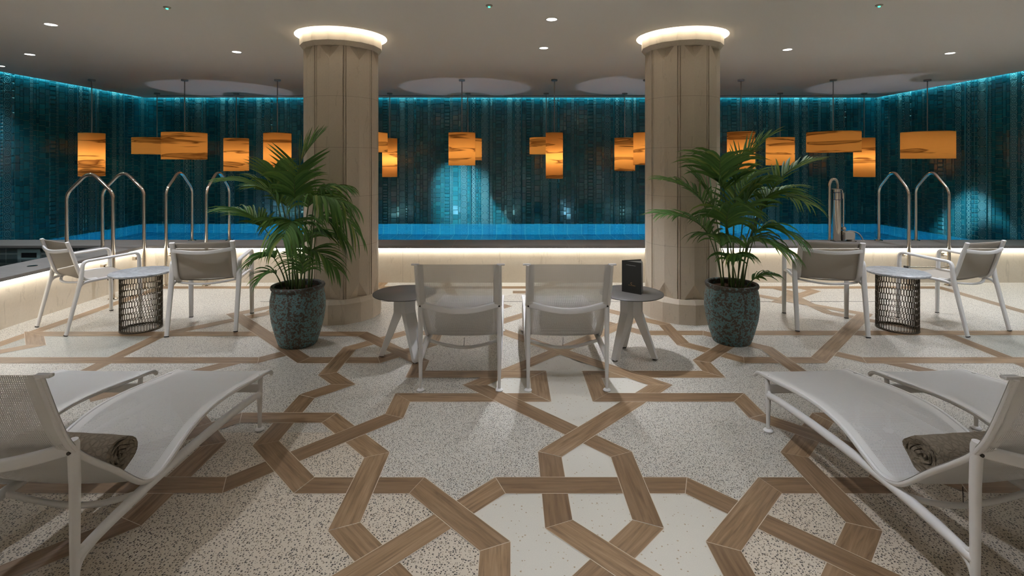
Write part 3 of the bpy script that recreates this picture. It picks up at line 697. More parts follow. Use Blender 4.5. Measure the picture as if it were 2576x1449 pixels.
# ------------------------------------------------------------------ loungers
GL = 'white mesh contour loungers'
def make_lounger(label):
    t = thing('sun_lounger', label, 'sun lounger', (0, 0, 0), 0, GL)
    prof = spline([(0, -.135, .945), (0, -.062, .74), (0, -.005, .632), (0, .085, .537), (0, .18, .449), (0, .275, .352), (0, .335, .305), (0, .41, .287), (0, .505, .318), (0, .62, .366),
                   (0, .75, .392), (0, .89, .394), (0, 1.045, .380), (0, 1.25, .352), (0, 1.37, .338), (0, 1.425, .325), (0, 1.455, .298)], 5)
    ln = [0.0]
    for a, b in zip(prof[:-1], prof[1:]): ln.append(ln[-1] + (b - a).length)
    N = len(prof) - 1; HW = .303
    def surf(u, v):
        i = min(int(round(v * N)), N); p = prof[i]; x = (u - .5) * 2 * HW
        tg = (prof[min(i + 1, N)] - prof[max(i - 1, 0)]).normalized(); nm = V((0, -tg.z, tg.y))
        e = 1 - (x / HW) ** 2
        sag = .016 * e * math.sin(PI * min(1, max(0, (v - .0) / 1.0))) ** .5
        if v < .02: sag += .0
        return p + V((x, 0, 0)) - nm * sag
    def uvf(u, v): return ((u - .5) * 2 * HW, ln[min(int(round(v * N)), N)])
    def surf_low(u, v):   # the weave has a front and a back: threads about 2.5 mm deep
        i = min(int(round(v * N)), N); tg = (prof[min(i + 1, N)] - prof[max(i - 1, 0)]).normalized(); return surf(u, v) - V((0, -tg.z, tg.y)) * .0012
    m_ = MB(); m_.grid(surf, 16, N, uvf); m_.grid(surf_low, 16, N, uvf); m_.build('sling', M['sling'], t, sharp=None)
    for s in (-1, 1):
        off = []
        for i, p in enumerate(prof):
            tg = (prof[min(i + 1, N)] - prof[max(i - 1, 0)]).normalized(); nm = V((0, -tg.z, tg.y)); off.append(p - nm * .009 + V((s * (HW - .010), 0, 0)))
        m_ = MB(); m_.tube(off, .0115, 10); m_.build('side_rail', M['white'], t)
        LX = s * .286
        m_ = MB()   # rear leg: slim at the foot, stouter at the head
        m_.tube([(LX, 0, .004), (LX, 0, .10), (LX, .0, .26), (LX, .0, .50), (LX, -.006, .645), (LX, -.008, .662)], [.0105, .0125, .016, .018, .019, .016], 14)
        lg = m_.build('leg', M['white'], t)
        m_ = MB(); m_.lathe([(.012, .0), (.026, .001), (.028, .008), (.022, .015), (.012, .019)], 20, (LX, 0)); m_.build('foot_glide', M['white'], lg)
        m_ = MB(); m_.tube([(LX, -.02, .622), (LX, -.0285, .622)], .0065, 12); m_.build('screw', M['screw'], lg)
        m_ = MB(); m_.tube([(LX, 1.31, .004), (LX, 1.31, .12), (LX, 1.31, .22), (LX, 1.318, .30), (LX, 1.325, .345)], [.0105, .0125, .0165, .0135, .012], 14)
        lg = m_.build('leg', M['white'], t)
        m_ = MB(); m_.lathe([(.012, .0), (.026, .001), (.028, .008), (.022, .015), (.012, .019)], 20, (LX, 1.31)); m_.build('foot_glide', M['white'], lg)
        m_ = MB()
        pth = spline([(LX, .0, .232), (LX, .16, .252), (LX, .45, .268), (LX, .85, .262), (LX, 1.15, .244), (LX, 1.308, .226)], 5)
        m_.tube(pth, [.016 + .006 * math.sin(PI * k / (len(pth) - 1)) ** .5 for k in range(len(pth))], 14)
        m_.tube(fillet([(LX, .001, .10), (LX, .004, .215), (LX, .14, .244)], .12, 8), .0125, 12)
        m_.tube(fillet([(LX, .001, .34), (LX, .004, .245), (LX, .10, .249)], .08, 8), .0105, 12)
        m_.tube(fillet([(LX, 1.31, .15), (LX, 1.308, .222), (LX, 1.22, .236)], .07, 8), .0125, 12)
        m_.tube(fillet([(LX, 1.314, .30), (LX, 1.308, .234), (LX, 1.22, .240)], .07, 8), .0105, 12)
        m_.build('side_bar', M['white'], t)
        m_ = MB(); m_.box((s * .300 - .028, -.146, .938), (s * .300 + .028, -.122, .950)); o = m_.build('end_cap', M['white'], t)
        bv = o.modifiers.new('edge', 'BEVEL'); bv.width = .004; bv.segments = 2
        # solid hem along the upper back
        m_ = MB()
        hem = [k for k in range(0, 11)]
        i1 = s * (HW + .004); i0 = s * (HW - .052)
        def hp(k, x, d):
            p = prof[k]; tg = (prof[min(k + 1, N)] - prof[max(k - 1, 0)]).normalized(); nm = V((0, -tg.z, tg.y)); return p + V((x, 0, 0)) - nm * d
        for k in hem[:-1]:
            q = [hp(k, i0, .020), hp(k, i1, .016), hp(k + 1, i1, .016), hp(k + 1, i0, .020)]
            m_.poly(q, [(-.2, ln[k]), (-.2 + abs(i1 - i0), ln[k]), (-.2 + abs(i1 - i0), ln[k + 1]), (-.2, ln[k + 1])], sm=True)
        m_.build('hem', M['sling'], t, sharp=None)
    n = 24
    pts = []
    for k in range(n + 1):
        f = k / n; x = -.286 + .572 * f; e = math.sin(PI * f)
        pts.append((x, -.012 - .075 * e, .634 - .030 * e))
    m_ = MB(); m_.sweep(pts, rrect(.022, .046, .010), (0, 1, 0)); m_.build('back_brace', M['white'], t)
    pts = [(-.286 + .572 * k / n, .30 + .03 * math.sin(PI * k / n), .268 - .072 * math.sin(PI * k / n)) for k in range(n + 1)]
    m_ = MB(); m_.tube(pts, .0125, 12, (0, 1, 0)); br = m_.build('bow_brace', M['white'], t)
    m_ = MB(); m_.tube([(.0, .33, .205), (.002, .335, .272)], .0016, 6); m_.build('tie', M['screw'], br)
    m_ = MB(); m_.sweep([(-.28, 1.312, .262), (.28, 1.312, .262)], rrect(.022, .056, .009), (0, 1, 0)); m_.build('front_brace', M['white'], t)
    return t
L1 = make_lounger('left of the two white mesh loungers facing the pool between the columns')
L1.location = (-.37, 3.67, 0)
dup(L1, (.412, 3.67, 0), 0, 'right of the two white mesh loungers facing the pool between the columns')
dup(L1, (-1.855, 1.82, 0), math.radians(-.6), 'nearest left white mesh lounger, cut by the bottom left corner')
dup(L1, (-2.60, 1.82, 0), math.radians(-.6), 'white mesh lounger at the left edge, beyond the nearest left one')
dup(L1, (1.945, 1.82, 0), math.radians(3.2), 'nearest right white mesh lounger, cut by the bottom right corner')
dup(L1, (2.68, 1.82, 0), math.radians(3.0), 'white mesh lounger at the right edge, beyond the nearest right one')

# ------------------------------------------------------------------ rolled towels
def towel_mesh(name, length, rx, rz, turns, seed, fold=False):
    rnd = random.Random(seed); m_ = MB(); n = 26 * turns; th = .020
    path = []
    for k in range(n + 1):
        a = 2 * PI * k / 26; f = 1 - (k / n) * .86
        wob = 1 + .05 * math.sin(3 * a + seed) + .03 * math.sin(5 * a + 2 * seed)
        path.append((math.cos(a + 4.2) * rx * f * wob, math.sin(a + 4.2) * rz * f * wob))
    # outward offset gives the cloth its thickness
    def nrm(i):
        a, b = path[max(i - 1, 0)], path[min(i + 1, n)]; d = (b[0] - a[0], b[1] - a[1]); l = math.hypot(*d) or 1
        return (d[1] / l, -d[0] / l)
    segs = 10; rings = []
    for j in range(segs + 1):
        x = -length / 2 + length * j / segs; ring = []
        for i in range(n + 1):
            q = nrm(i); sh = rnd.uniform(-.001, .001); e = .006 * math.sin(i * .9 + seed) if j in (0, segs) else 0
            ring.append((x + e + (.006 * (i / n) if j == segs else -.006 * (i / n) if j == 0 else 0), path[i][0] + q[0] * sh, path[i][1] + q[1] * sh))
        for i in range(n, -1, -1):
            q = nrm(i); k = th * .80 * (1 - .25 * i / n)
            ring.append((x + (.004 * math.sin(i * .7) if j in (0, segs) else 0), path[i][0] - q[0] * k, path[i][1] - q[1] * k))
        rings.append(ring)
    m_.rings(rings, caps=False, sm=True)
    for ring, flip in ((rings[0], 1), (rings[-1], 0)):
        ids = m_.add(ring); L = len(ids)
        for i in range(n):
            q = [ids[i], ids[i + 1], ids[L - 2 - i], ids[L - 1 - i]]; m_.face(q[::-1] if flip else q)
    return m_.build(name, M['towel'], sharp=50)
GT = 'rolled taupe towels on the loungers'
for x, y, z, rz, ln_, rx, rr, sd, lab in (
        (-1.90, 2.185, .404, -.10, .46, .088, .086, 1, 'rolled taupe towel on the nearest left lounger'),
        (1.985, 2.175, .408, .10, .46, .098, .082, 2, 'folded taupe towel roll on the nearest right lounger'),
        (-.37, 4.04, .400, 0, .44, .094, .092, 3, 'rolled towel seen through the back of the left central lounger'),
        (.44, 4.04, .400, 0, .40, .094, .092, 4, 'rolled towel seen through the back of the right central lounger')):
    o = towel_mesh('rolled_towel', ln_, rx, rr, 4, sd); o.location = (x, y, z); o.rotation_euler = (0, 0, rz); tag(o, lab, 'towel', GT)

# ------------------------------------------------------------------ armchairs
def make_armchair(label):
    t = thing('armchair', label, 'armchair', (0, 0, 0), 0, 'white framed outdoor armchairs')
    pr = rrect(.046, .030, .012)
    for s in (-1, 1):
        X = s * .298
        rear = [(X, -.325, .0), (X, -.205, .52), (X, -.197, .60)]
        m_ = MB(); m_.sweep(rear, pr, (1, 0, 0), [.86, 1.06, 1]); lg = m_.build('leg', M['white'], t)
        m_ = MB(); m_.sweep([(X, -.327, .0), (X, -.3245, .008)], rrect(.041, .028, .01), (1, 0, 0)); m_.build('foot_pad', M['black'], lg)
        m_ = MB(); m_.sweep([(X, .322, .0), (X, .318, .3), (X, .308, .60)], pr, (1, 0, 0), [.86, 1, 1]); lg = m_.build('leg', M['white'], t)
        m_ = MB(); m_.sweep([(X, .322, .0), (X, .322, .008)], rrect(.041, .028, .01), (1, 0, 0)); m_.build('foot_pad', M['black'], lg)
        arm = fillet([(X, -.197, .60), (X, -.188, .688), (X, .302, .708), (X, .308, .60)], .075, 7)
        m_ = MB(); m_.sweep(arm, rrect(.046, .026, .012), (1, 0, 0)); m_.build('armrest', M['white'], t)
        m_ = MB(); rail = fillet([(X * .99, -.235, .40), (X * .985, -.205, .475), (X * .96, -.12, .488), (X * .96, .2, .492), (X * .985, .315, .478)], .05, 5)
        m_.sweep(rail, rrect(.030, .026, .01), (1, 0, 0)); m_.build('seat_rail', M['white'], t)
        PX = s * .262
        post = spline([(PX, -.06, .494), (PX, -.135, .500), (PX, -.185, .535), (PX, -.217, .62), (PX, -.258, .76), (PX, -.302, .892)], 5)
        m_ = MB(); m_.sweep(post, rrect(.046, .026, .010), (1, 0, 0)); m_.build('back_post', M['white'], t)
    n = 20
    m_ = MB(); m_.sweep([(-.262 + .524 * k / n, -.288 - .045 * math.sin(PI * k / n), .812 - .022 * math.sin(PI * k / n)) for k in range(n + 1)], rrect(.020, .036, .008), (0, 1, 0)); m_.build('back_brace', M['white'], t)
    m_ = MB(); m_.sweep([(-.262 + .524 * k / n, -.135 - .085 * math.sin(PI * k / n), .480 - .014 * math.sin(PI * k / n)) for k in range(n + 1)], rrect(.026, .018, .007), (0, 1, 0)); m_.build('under_brace', M['white'], t)
    m_ = MB(); m_.grid(lambda u, v: (-.272 + .544 * u, -.10 + .405 * v, .494 - .016 * math.sin(PI * u) + .004 * v), 12, 8); m_.build('seat', M['textile'], t, sharp=None, solid=.005)
    ps = spline([(0, -.06, .496), (0, -.130, .503), (0, -.176, .537), (0, -.207, .62), (0, -.248, .76), (0, -.288, .885)], 4)
    def bs(u, v):
        p = ps[min(int(round(v * (len(ps) - 1))), len(ps) - 1)]; return (-.25 + .5 * u, p.y - .012 * math.sin(PI * u), p.z)
    m_ = MB(); m_.grid(bs, 10, len(ps) - 1); bk = m_.build('backrest', M['textile'], t, sharp=None, solid=.005)
    return t
def yaw(fx_, fy_): return math.atan2(fy_, fx_) - PI / 2
A1 = make_armchair('leftmost white armchair beside the left raised pool edge')
def pose(o, cx, cy, fx_, fy_): o.location = (cx, cy, 0); o.rotation_euler = (0, 0, yaw(fx_, fy_))
pose(A1, -4.375, 5.255, .455, .89)
for (cx, cy, a, b, lab) in ((-3.07, 5.195, -.25, .968, 'white armchair between the left mesh table and the left potted palm'), (3.205, 5.185, .31, .95, 'white armchair right of the right potted palm'),
                            (4.535, 5.20, -.296, .955, 'rightmost white armchair, right of the right mesh table')):
    c = dup(A1, (cx, cy, 0), yaw(a, b), lab)

# ------------------------------------------------------------------ marble topped mesh tables
def mesh_table(loc, label):
    t = thing('mesh_table', label, 'side table', (loc[0], loc[1], 0), 0, 'marble topped wire mesh tables')
    R, NC, z0, z1 = .176, 46, .012, .538; m_ = MB()
    rows = 9; p = (z1 - z0) / rows; ang = 2 * PI / NC
    def pt(c, z): a = c * ang; return V((R * math.cos(a), R * math.sin(a), z))
    def bar(a, b, wdt=.0036):
        d = (b - a); rad = V((a.x + b.x, a.y + b.y, 0)).normalized(); s_ = d.cross(rad).normalized() * wdt / 2; q = rad * .0035
        r1 = [a - s_ - q, a + s_ - q, a + s_ + q, a - s_ + q]; r2 = [k + d for k in r1]
        i = m_.add(r1 + r2)
        for f in ((0, 1, 5, 4), (1, 2, 6, 5), (2, 3, 7, 6), (3, 0, 4, 7)): m_.face([i[k] for k in f])
    h = p * .20
    for r in range(rows):
        zb_, zt_ = z0 + r * p, z0 + (r + 1) * p; o_ = .5 * (r % 2)
        for c in range(NC):
            bar(pt(c + o_, zb_ + h), pt(c + o_, zt_))
            bar(pt(c + o_, zb_ + h), pt(c + o_ + .5, zb_)); bar(pt(c + o_, zb_ + h), pt(c + o_ - .5, zb_))
    m_.build('mesh_base', M['bronze'], t)
    for z in (.0, .536):
        m_ = MB(); n = 48
        m_.rings([[(r * math.cos(2 * PI * k / n), r * math.sin(2 * PI * k / n), zz) for k in range(n)] for r, zz in ((R - .006, z), (R + .006, z), (R + .006, z + .013), (R - .006, z + .013))], caps=False, loop=True)
        m_.build('rim_ring', M['bronze'], t)
    m_ = MB(); m_.lathe([(.24, .549), (.262, .553), (.268, .562), (.266, .572), (.258, .576)], 64); m_.build('table_top', M['marble'], t)
mesh_table((-3.70, 5.055), 'round white marble table on bronze mesh between the left armchairs')
mesh_table((3.868, 5.055), 'round white marble table on bronze mesh between the right armchairs')

# ------------------------------------------------------------------ three legged grey tables
def tripod_table(loc, angs, label):
    t = thing('tripod_table', label, 'side table', (loc[0], loc[1], 0), 0, 'dark grey round tables with three white legs')
    m_ = MB(); m_.lathe([(.262, .534), (.270, .537), (.270, .543), (.266, .546)], 72); m_.build('table_top', M['grey_top'], t)
    for a_ in angs:
        a = math.radians(a_); d = V((math.cos(a), math.sin(a), 0)); s_ = V((-d.y, d.x, 0))
        m_ = MB()
        path = [(.052, .534), (.052, .385), (.066, .345), (.198, .0)]
        prof_w = [.088, .088, .082, .048]; prof_d = [.076, .076, .074, .044]
        rr = []
        for (r, z), w_, k_ in zip(path, prof_w, prof_d):
            c = d * r + V((0, 0, z)); rr.append([c - s_ * w_ / 2 - d * k_ / 2, c + s_ * w_ / 2 - d * k_ / 2, c + s_ * w_ / 2 + d * k_ / 2, c - s_ * w_ / 2 + d * k_ / 2])
        rr[-1] = [V((p.x, p.y, .008)) for p in rr[-1]]
        m_.rings(rr, sm=False); lg = m_.build('leg', M['white2'], t)
        bv = lg.modifiers.new('edge', 'BEVEL'); bv.width = .003; bv.segments = 2
        m_ = MB(); c = d * .196
        m_.box((c.x - .018, c.y - .018, 0), (c.x + .018, c.y + .018, .0085)); m_.build('foot_pad', M['black'], lg)
tripod_table((-.91, 4.34), (184, 308, 64), 'dark grey round table left of the central loungers')
tripod_table((1.035, 4.34), (214, 336, 96), 'dark grey round table right of the central loungers, holding a brochure')

# ------------------------------------------------------------------ brochure
t = thing('brochure', 'black folded brochure standing open on the right dark grey table', 'brochure', (.962, 4.370, .546))
H = .268
def leaf_panel(name, x1, y1, h, mat, thick=.0016, z0=0.0):
    d = V((x1, y1, 0)); u = d.normalized(); nn = V((-u.y, u.x, 0)) * thick
    m_ = MB(); i = m_.add([(0, 0, z0), d + V((0, 0, z0)), d + nn + V((0, 0, z0)), nn + V((0, 0, z0)), (0, 0, h), d + V((0, 0, h)), d + nn + V((0, 0, h)), nn + V((0, 0, h))])
    for q in ((0, 3, 2, 1), (4, 5, 6, 7), (0, 1, 5, 4), (1, 2, 6, 5), (2, 3, 7, 6), (3, 0, 4, 7)): m_.face([i[k] for k in q])
    return m_.build(name, mat, t)
fc = leaf_panel('front_cover', .137, -.118, H, M['cover']); leaf_panel('back_cover', .178, .045, H + .001, M['cover'])
leaf_panel('page', .176, -.012, H - .006, M['paper'], .001); leaf_panel('page', .168, -.052, H - .008, M['paper'], .001); leaf_panel('page', .178, .022, H - .006, M['paper'], .001)
u = V((.137, -.118, 0)).normalized(); LW = V((.137, -.118, 0)).length
def text(body, size, along, z, mat, nm):
    c = bpy.data.curves.new(nm, 'FONT'); c.body = body; c.size = size; c.align_x = 'CENTER'; c.extrude = .0001
    tmp = bpy.data.objects.new('tmp', c); col.objects.link(tmp); dg = bpy.context.evaluated_depsgraph_get()
    me = bpy.data.meshes.new_from_object(tmp.evaluated_get(dg)); bpy.data.objects.remove(tmp); bpy.data.curves.remove(c)
    me.materials.clear(); me.materials.append(mat); o = bpy.data.objects.new(nm, me); col.objects.link(o); o.parent = fc
    nrm_ = V((u.y, -u.x, 0)); o.matrix_local = Matrix(((u.x, 0, nrm_.x, u.x * along + nrm_.x * .0006), (u.y, 0, nrm_.y, u.y * along + nrm_.y * .0006), (0, 1, 0, z), (0, 0, 0, 1)))
text('LA WELLNESS RITUALS', .0085, LW * .47, H - .035, M['ink'], 'title_lettering')
text('MIL ALUMPENS', .0098, LW * .52, .062, M['gold'], 'name_lettering')
m_ = MB(); cx, cz = LW * .50, .083
nrm_ = V((u.y, -u.x, 0))
def onc(a, r0): return u * (cx + r0 * math.cos(a)) + nrm_ * .0007 + V((0, 0, cz + r0 * math.sin(a)))
n = 20
m_.rings([[onc(math.radians(50 + 260 * k / n), .0085), onc(math.radians(50 + 260 * k / n), .0060)] for k in range(n + 1)], closed=False, caps=False)
m_.poly([onc(math.radians(250), .0085), onc(math.radians(275), .0130), onc(math.radians(290), .0085)])
m_.build('emblem', M['gold'], fc)

# ------------------------------------------------------------------ pool ladders
def ladder(name_lab, rails, step):
    """rails: list of (near xy, far xy)"""
    c = V((sum(r[0][0] for r in rails) / 2, sum(r[0][1] for r in rails) / 2, 0))
    t = thing('pool_ladder', name_lab, 'pool ladder', c, 0, 'polished steel pool ladders')
    for (nx, ny), (qx, qy) in rails:
        n_, q_ = V((nx, ny, 0)) - c, V((qx, qy, 0)) - c; mid = (n_ + q_) / 2; zs, za = 1.29, 1.565
        d = (q_ - n_).normalized()
        pts = fillet([n_ + V((0, 0, .004)), n_ + V((0, 0, zs)), mid + V((0, 0, za)), q_ + V((0, 0, zs)), q_ + V((0, 0, COPE + .002))], [.075, .13, .075], 8)
        m_ = MB(); m_.tube(pts, .0205, 16, (d.y, -d.x, 0)); hr = m_.build('handrail', M['steel'], t)
        for p, z in ((n_, .0035), (q_, COPE + .0)):
            m_ = MB(); m_.lathe([(.022, z), (.052, z), (.050, z + .008), (.024, z + .016)], 24, (p.x, p.y)); m_.build('flange', M['steel'], hr)
        w_ = d * (.07 if abs(d.y) > .5 else .11)
        m_ = MB(); a_ = n_ + V((0, 0, .40)); m_.tube([a_ + d * .015, a_ + d * .115], .011, 10); m_.box((a_.x + d.x * .12 - .022, a_.y + d.y * .12 - .022, .376), (a_.x + d.x * .12 + .022, a_.y + d.y * .12 + .022, .424)); m_.build('bracket', M['steel'], hr)
    a_, b_ = V((*rails[0][0], 0)) - c, V((*rails[1][0], 0)) - c; e = (b_ - a_).normalized()
    m_ = MB(); sdir = V((-e.y, e.x, 0)); m_.sweep([a_ - e * .03 + V((0, 0, .25)), b_ + e * .03 + V((0, 0, .25))], rrect(.06, .022, .006), sdir); m_.build('step', M['steel'], t)
    for p, q in ((a_, -1), (b_, 1)):
        m_ = MB(); m_.sweep([p + e * q * .028 + V((0, 0, .25)), p + e * q * .048 + V((0, 0, .25))], rrect(.064, .026, .006), sdir); m_.build('end_plug', M['black'], t)
ladder('steel pool ladder over the left side wall behind the leftmost armchair', [((-4.852, 6.16), (-5.415, 6.16)), ((-4.852, 6.68), (-5.40, 6.68))], 1)
ladder('steel pool ladder over the front pool wall left of the left potted palm', [((-4.675, 6.85), (-4.675, 7.41)), ((-4.13, 6.85), (-4.13, 7.41))], 1)
ladder('steel pool ladder over the front pool wall at right, behind the rightmost armchair', [((5.40, 6.85), (5.40, 7.41)), ((5.945, 6.85), (5.945, 7.41))], 1)

# ------------------------------------------------------------------ pool lift
t = thing('pool_lift', 'steel pool lift post with hooked pipe on the right coping', 'pool lift', (4.74, 7.34, COPE))
m_ = MB(); m_.tube(fillet([(-.095, .02, .0), (-.095, .02, .83), (-.06, .02, .90), (.0, .02, .90), (.012, .0, .84), (.012, 0, .74)], .06, 6), .0205, 14); m_.build('hooked_pipe', M['steel'], t)
m_ = MB(); m_.lathe([(.05, .0), (.058, .03), (.058, .752), (.02, .756)], 28, (.0, 0)); m_.build('post', M['steel'], t)
m_ = MB(); m_.lathe([(.066, .752), (.066, .76), (.02, .762)], 28, (.0, 0)); m_.build('top_plate', M['steel_dull'], t)
m_ = MB()
for z in (.60, .705): m_.lathe([(.0592, z), (.0592, z + .008)], 28, caps=False)
for a in (215, 320):
    c_ = V((.0595 * math.cos(math.radians(a)), .0595 * math.sin(math.radians(a)), 0)); m_.box((c_.x - .003, c_.y - .003, .60), (c_.x + .003, c_.y + .003, .71))
m_.build('navy_label', M['navy'], t)
m_ = MB(); m_.tube([(.082, -.02, .17), (.084, -.02, .70)], .010, 10); m_.tube([(.050, -.02, .745), (.070, -.02, .735), (.075, -.02, .62)], .007, 8); m_.build('valve_rod', M['steel'], t)
m_ = MB(); m_.lathe([(.018, .16), (.03, .175), (.03, .20), (.015, .215)], 16, (.086, -.025)); m_.box((.05, -.05, .10), (.12, .0, .155)); m_.build('valve', M['steel'], t)
m_ = MB(); m_.box((-.06, -.06, .0), (.1, .05, .012)); m_.box((.055, -.045, .012), (.085, .035, .13)); m_.build('base_plate', M['steel_dull'], t)
m_ = MB(); m_.box((.075, -.075, .035), (.2, .03, .135)); m_.lathe([(.05, .0), (.05, .03), (.052, .12), (.04, .137)], 20, (.19, -.022)); o = m_.build('motor_box', M['lift_grey'], t)
m_ = MB(); m_.lathe([(.07, .0), (.072, .008), (.03, .012)], 24, (.19, -.022)); m_.build('motor_foot', M['steel'], t)
m_ = MB(); m_.tube(spline([(.13, -.03, .145), (.2, -.03, .15), (.29, -.03, .12), (.345, -.03, .055), (.36, -.03, .006)], 6), .008, 8); m_.lathe([(.03, 0), (.03, .008), (.012, .016)], 16, (.36, -.03)); m_.build('hose', M['lift_grey'], t)

# ------------------------------------------------------------------ potted palms
def Wp(px, py, Y): return V(((px - 1285) / 1270 * Y, Y, 1.65 - (py - 412) / 1270 * Y))
def frond(parent, base, collar, tip, leaf_len, droop, nl, seed, wd=.034, side=None):
    rnd = random.Random(seed)
    m_ = MB(); b0 = base; c0 = collar - base
    mid = b0 + V((c0.x * .22, c0.y * .22, c0.z * .55))
    pet = [b0 * (1 - q) ** 2 + mid * 2 * q * (1 - q) + collar * q * q for q in [k / 10 for k in range(11)]]
    dirc = (pet[-1] - pet[-2]).normalized(); span = tip - collar; L = span.length
    ctl = collar + dirc * L * .45
    rach = [collar * (1 - q) ** 2 + ctl * 2 * q * (1 - q) + tip * q * q for q in [k / 12 for k in range(13)]]
    pts = pet + rach[1:]
    m_.tube(pts, [.0075 - .0058 * k / (len(pts) - 1) for k in range(len(pts))], 6, (1, .3, 0), mat=1)
    def at(q):
        f = q * (len(rach) - 1); i = min(int(f), len(rach) - 2); return rach[i].lerp(rach[i + 1], f - i), (rach[i + 1] - rach[i]).normalized()
    nl = nl + 3
    for k in range(nl):
        q = .02 + .97 * k / (nl - 1)
        p, tg = at(q)
        sd = tg.cross(V((0, 0, 1)))
        if sd.length < .25: sd = sd + V((.5, .3, 0))
        if side is not None: sd = side - tg * side.dot(tg)
        sd.normalize(); up = sd.cross(tg).normalized()
        ll = leaf_len * 1.22 * (.62 + .55 * math.sin(PI * min(1, q * .85 + .12))) * rnd.uniform(.85, 1.1)
        for s in (-1, 1):
            fwd = .75 + 1.0 * q + rnd.uniform(-.12, .12)
            d = (sd * s + tg * fwd + up * rnd.uniform(.10, .4)).normalized()
            n = 6; c_ = p.copy(); rows = []; dd = d.copy(); w_ = wd * rnd.uniform(.8, 1.15)
            tw = rnd.uniform(-.35, .35)
            for j in range(n + 1):
                f = j / n; wj = w_ * (math.sin(PI * min(1, .12 + f * .88)) ** .7 if f < .999 else .02) * (1 - .35 * f)
                nrm_ = dd.cross(sd * s).normalized() if dd.cross(sd * s).length > .05 else up
                e = dd.cross(up); e = (e.normalized() if e.length > .05 else sd)
                e = (e + up * tw).normalized(); vfold = up * .25 * wj
                rows.append((c_ - e * wj / 2 + vfold, c_.copy(), c_ + e * wj / 2 + vfold))
                dd = (dd + V((0, 0, -1)) * droop * (.12 + .5 * f)).normalized(); c_ = c_ + dd * ll / n
            ids = [m_.add(r) for r in rows]
            for a, b in zip(ids[:-1], ids[1:]):
                m_.face([a[0], a[1], b[1], b[0]], sm=True); m_.face([a[1], a[2], b[2], b[1]], sm=True)
    inv = V((parent.location.x, parent.location.y, parent.location.z)); m_.v = [tuple(V(p) - inv) for p in m_.v]
    m_.build('frond', [M['leaf'], M['stem']], parent, sharp=None)
def potted_palm(loc, label, fronds, seed):
    t = thing('potted_palm', label, 'potted plant', (loc[0], loc[1], 0), 0, 'palms in turquoise glazed pots')
    m_ = MB()
    m_.lathe([(.10, .0), (.158, .0), (.168, .012), (.196, .10), (.226, .22), (.240, .33), (.238, .42), (.226, .485), (.219, .503), (.231, .515), (.236, .53), (.230, .543), (.212, .546), (.203, .535), (.205, .49), (.21, .44)], 56, caps=False)
    m_.build('pot', M['glaze'], t)
    m_ = MB(); rnd = random.Random(seed)
    def so(u, v):
        a, r = 2 * PI * u, .208 * v; return (r * math.cos(a), r * math.sin(a), .492 + .012 * math.sin(7 * a + 9 * v) * (1 - v) + .004 * math.sin(23 * a) * (1 - v))
    m_.grid(so, 48, 8); m_.build('soil', M['soil'], t)
    for k, fr in enumerate(fronds):
        (bx, by), (cx_, cy_, cd), (tx, ty, td), ll, dr, nl = fr[:6]
        base = V((loc[0] + bx, loc[1] + by, .485)); Y = loc[1]
        frond(t, base, Wp(cx_, cy_, Y + cd), Wp(tx, ty, Y + td), ll, dr, nl, seed * 50 + k, fr[6] * 1.05 if len(fr) > 6 else .031, fr[7] if len(fr) > 7 else None)
FR = V((1, -.1, .1))
potted_palm((-1.955, 4.64), 'palm in a mottled turquoise pot before the left column', [
    ((.02, .02), (748, 455, .02), (795, 352, .06), .27, .10, 11),
    ((-.06, -.02), (700, 520, -.05), (598, 455, -.12), .30, .35, 15),
    ((-.09, .03), (666, 575, .05), (585, 528, .12), .27, .35, 13),
    ((-.02, -.08), (738, 575, -.14), (712, 598, -.48), .30, 1.2, 15, .03),
    ((.05, -.06), (775, 522, -.10), (868, 512, -.26), .32, 1.25, 16, .03),
    ((.09, .02), (798, 500, .08), (893, 580, .02), .34, 1.1, 16),
    ((-.04, .05), (705, 500, .12), (690, 428, .20), .24, .35, 12),
    ((.07, .06), (790, 505, .18), (862, 470, .26), .26, .7, 13),
    ((-.12, -.05), (694, 690, -.08), (655, 700, -.16), .17, .5, 7),
    ((.06, -.04), (776, 640, -.12), (842, 672, -.20), .25, .6, 12),
    ((.03, .07), (765, 610, .14), (838, 590, .22), .26, .6, 12),
    ((-.10, .0), (690, 650, .0), (640, 655, -.02), .20, .6, 10),
    ((-.03, .08), (722, 520, .16), (655, 470, .27), .25, .4, 12),
    ((.0, -.03), (742, 500, -.04), (740, 452, -.12), .24, .5, 12),
    ((.04, -.09), (760, 690, -.16), (742, 640, -.36), .20, .8, 10),
    ((.10, .05), (800, 560, .12), (868, 610, .16), .28, .9, 13),
    ((-.05, .02), (728, 600, .0), (690, 560, -.1), .26, .7, 13)], 3)
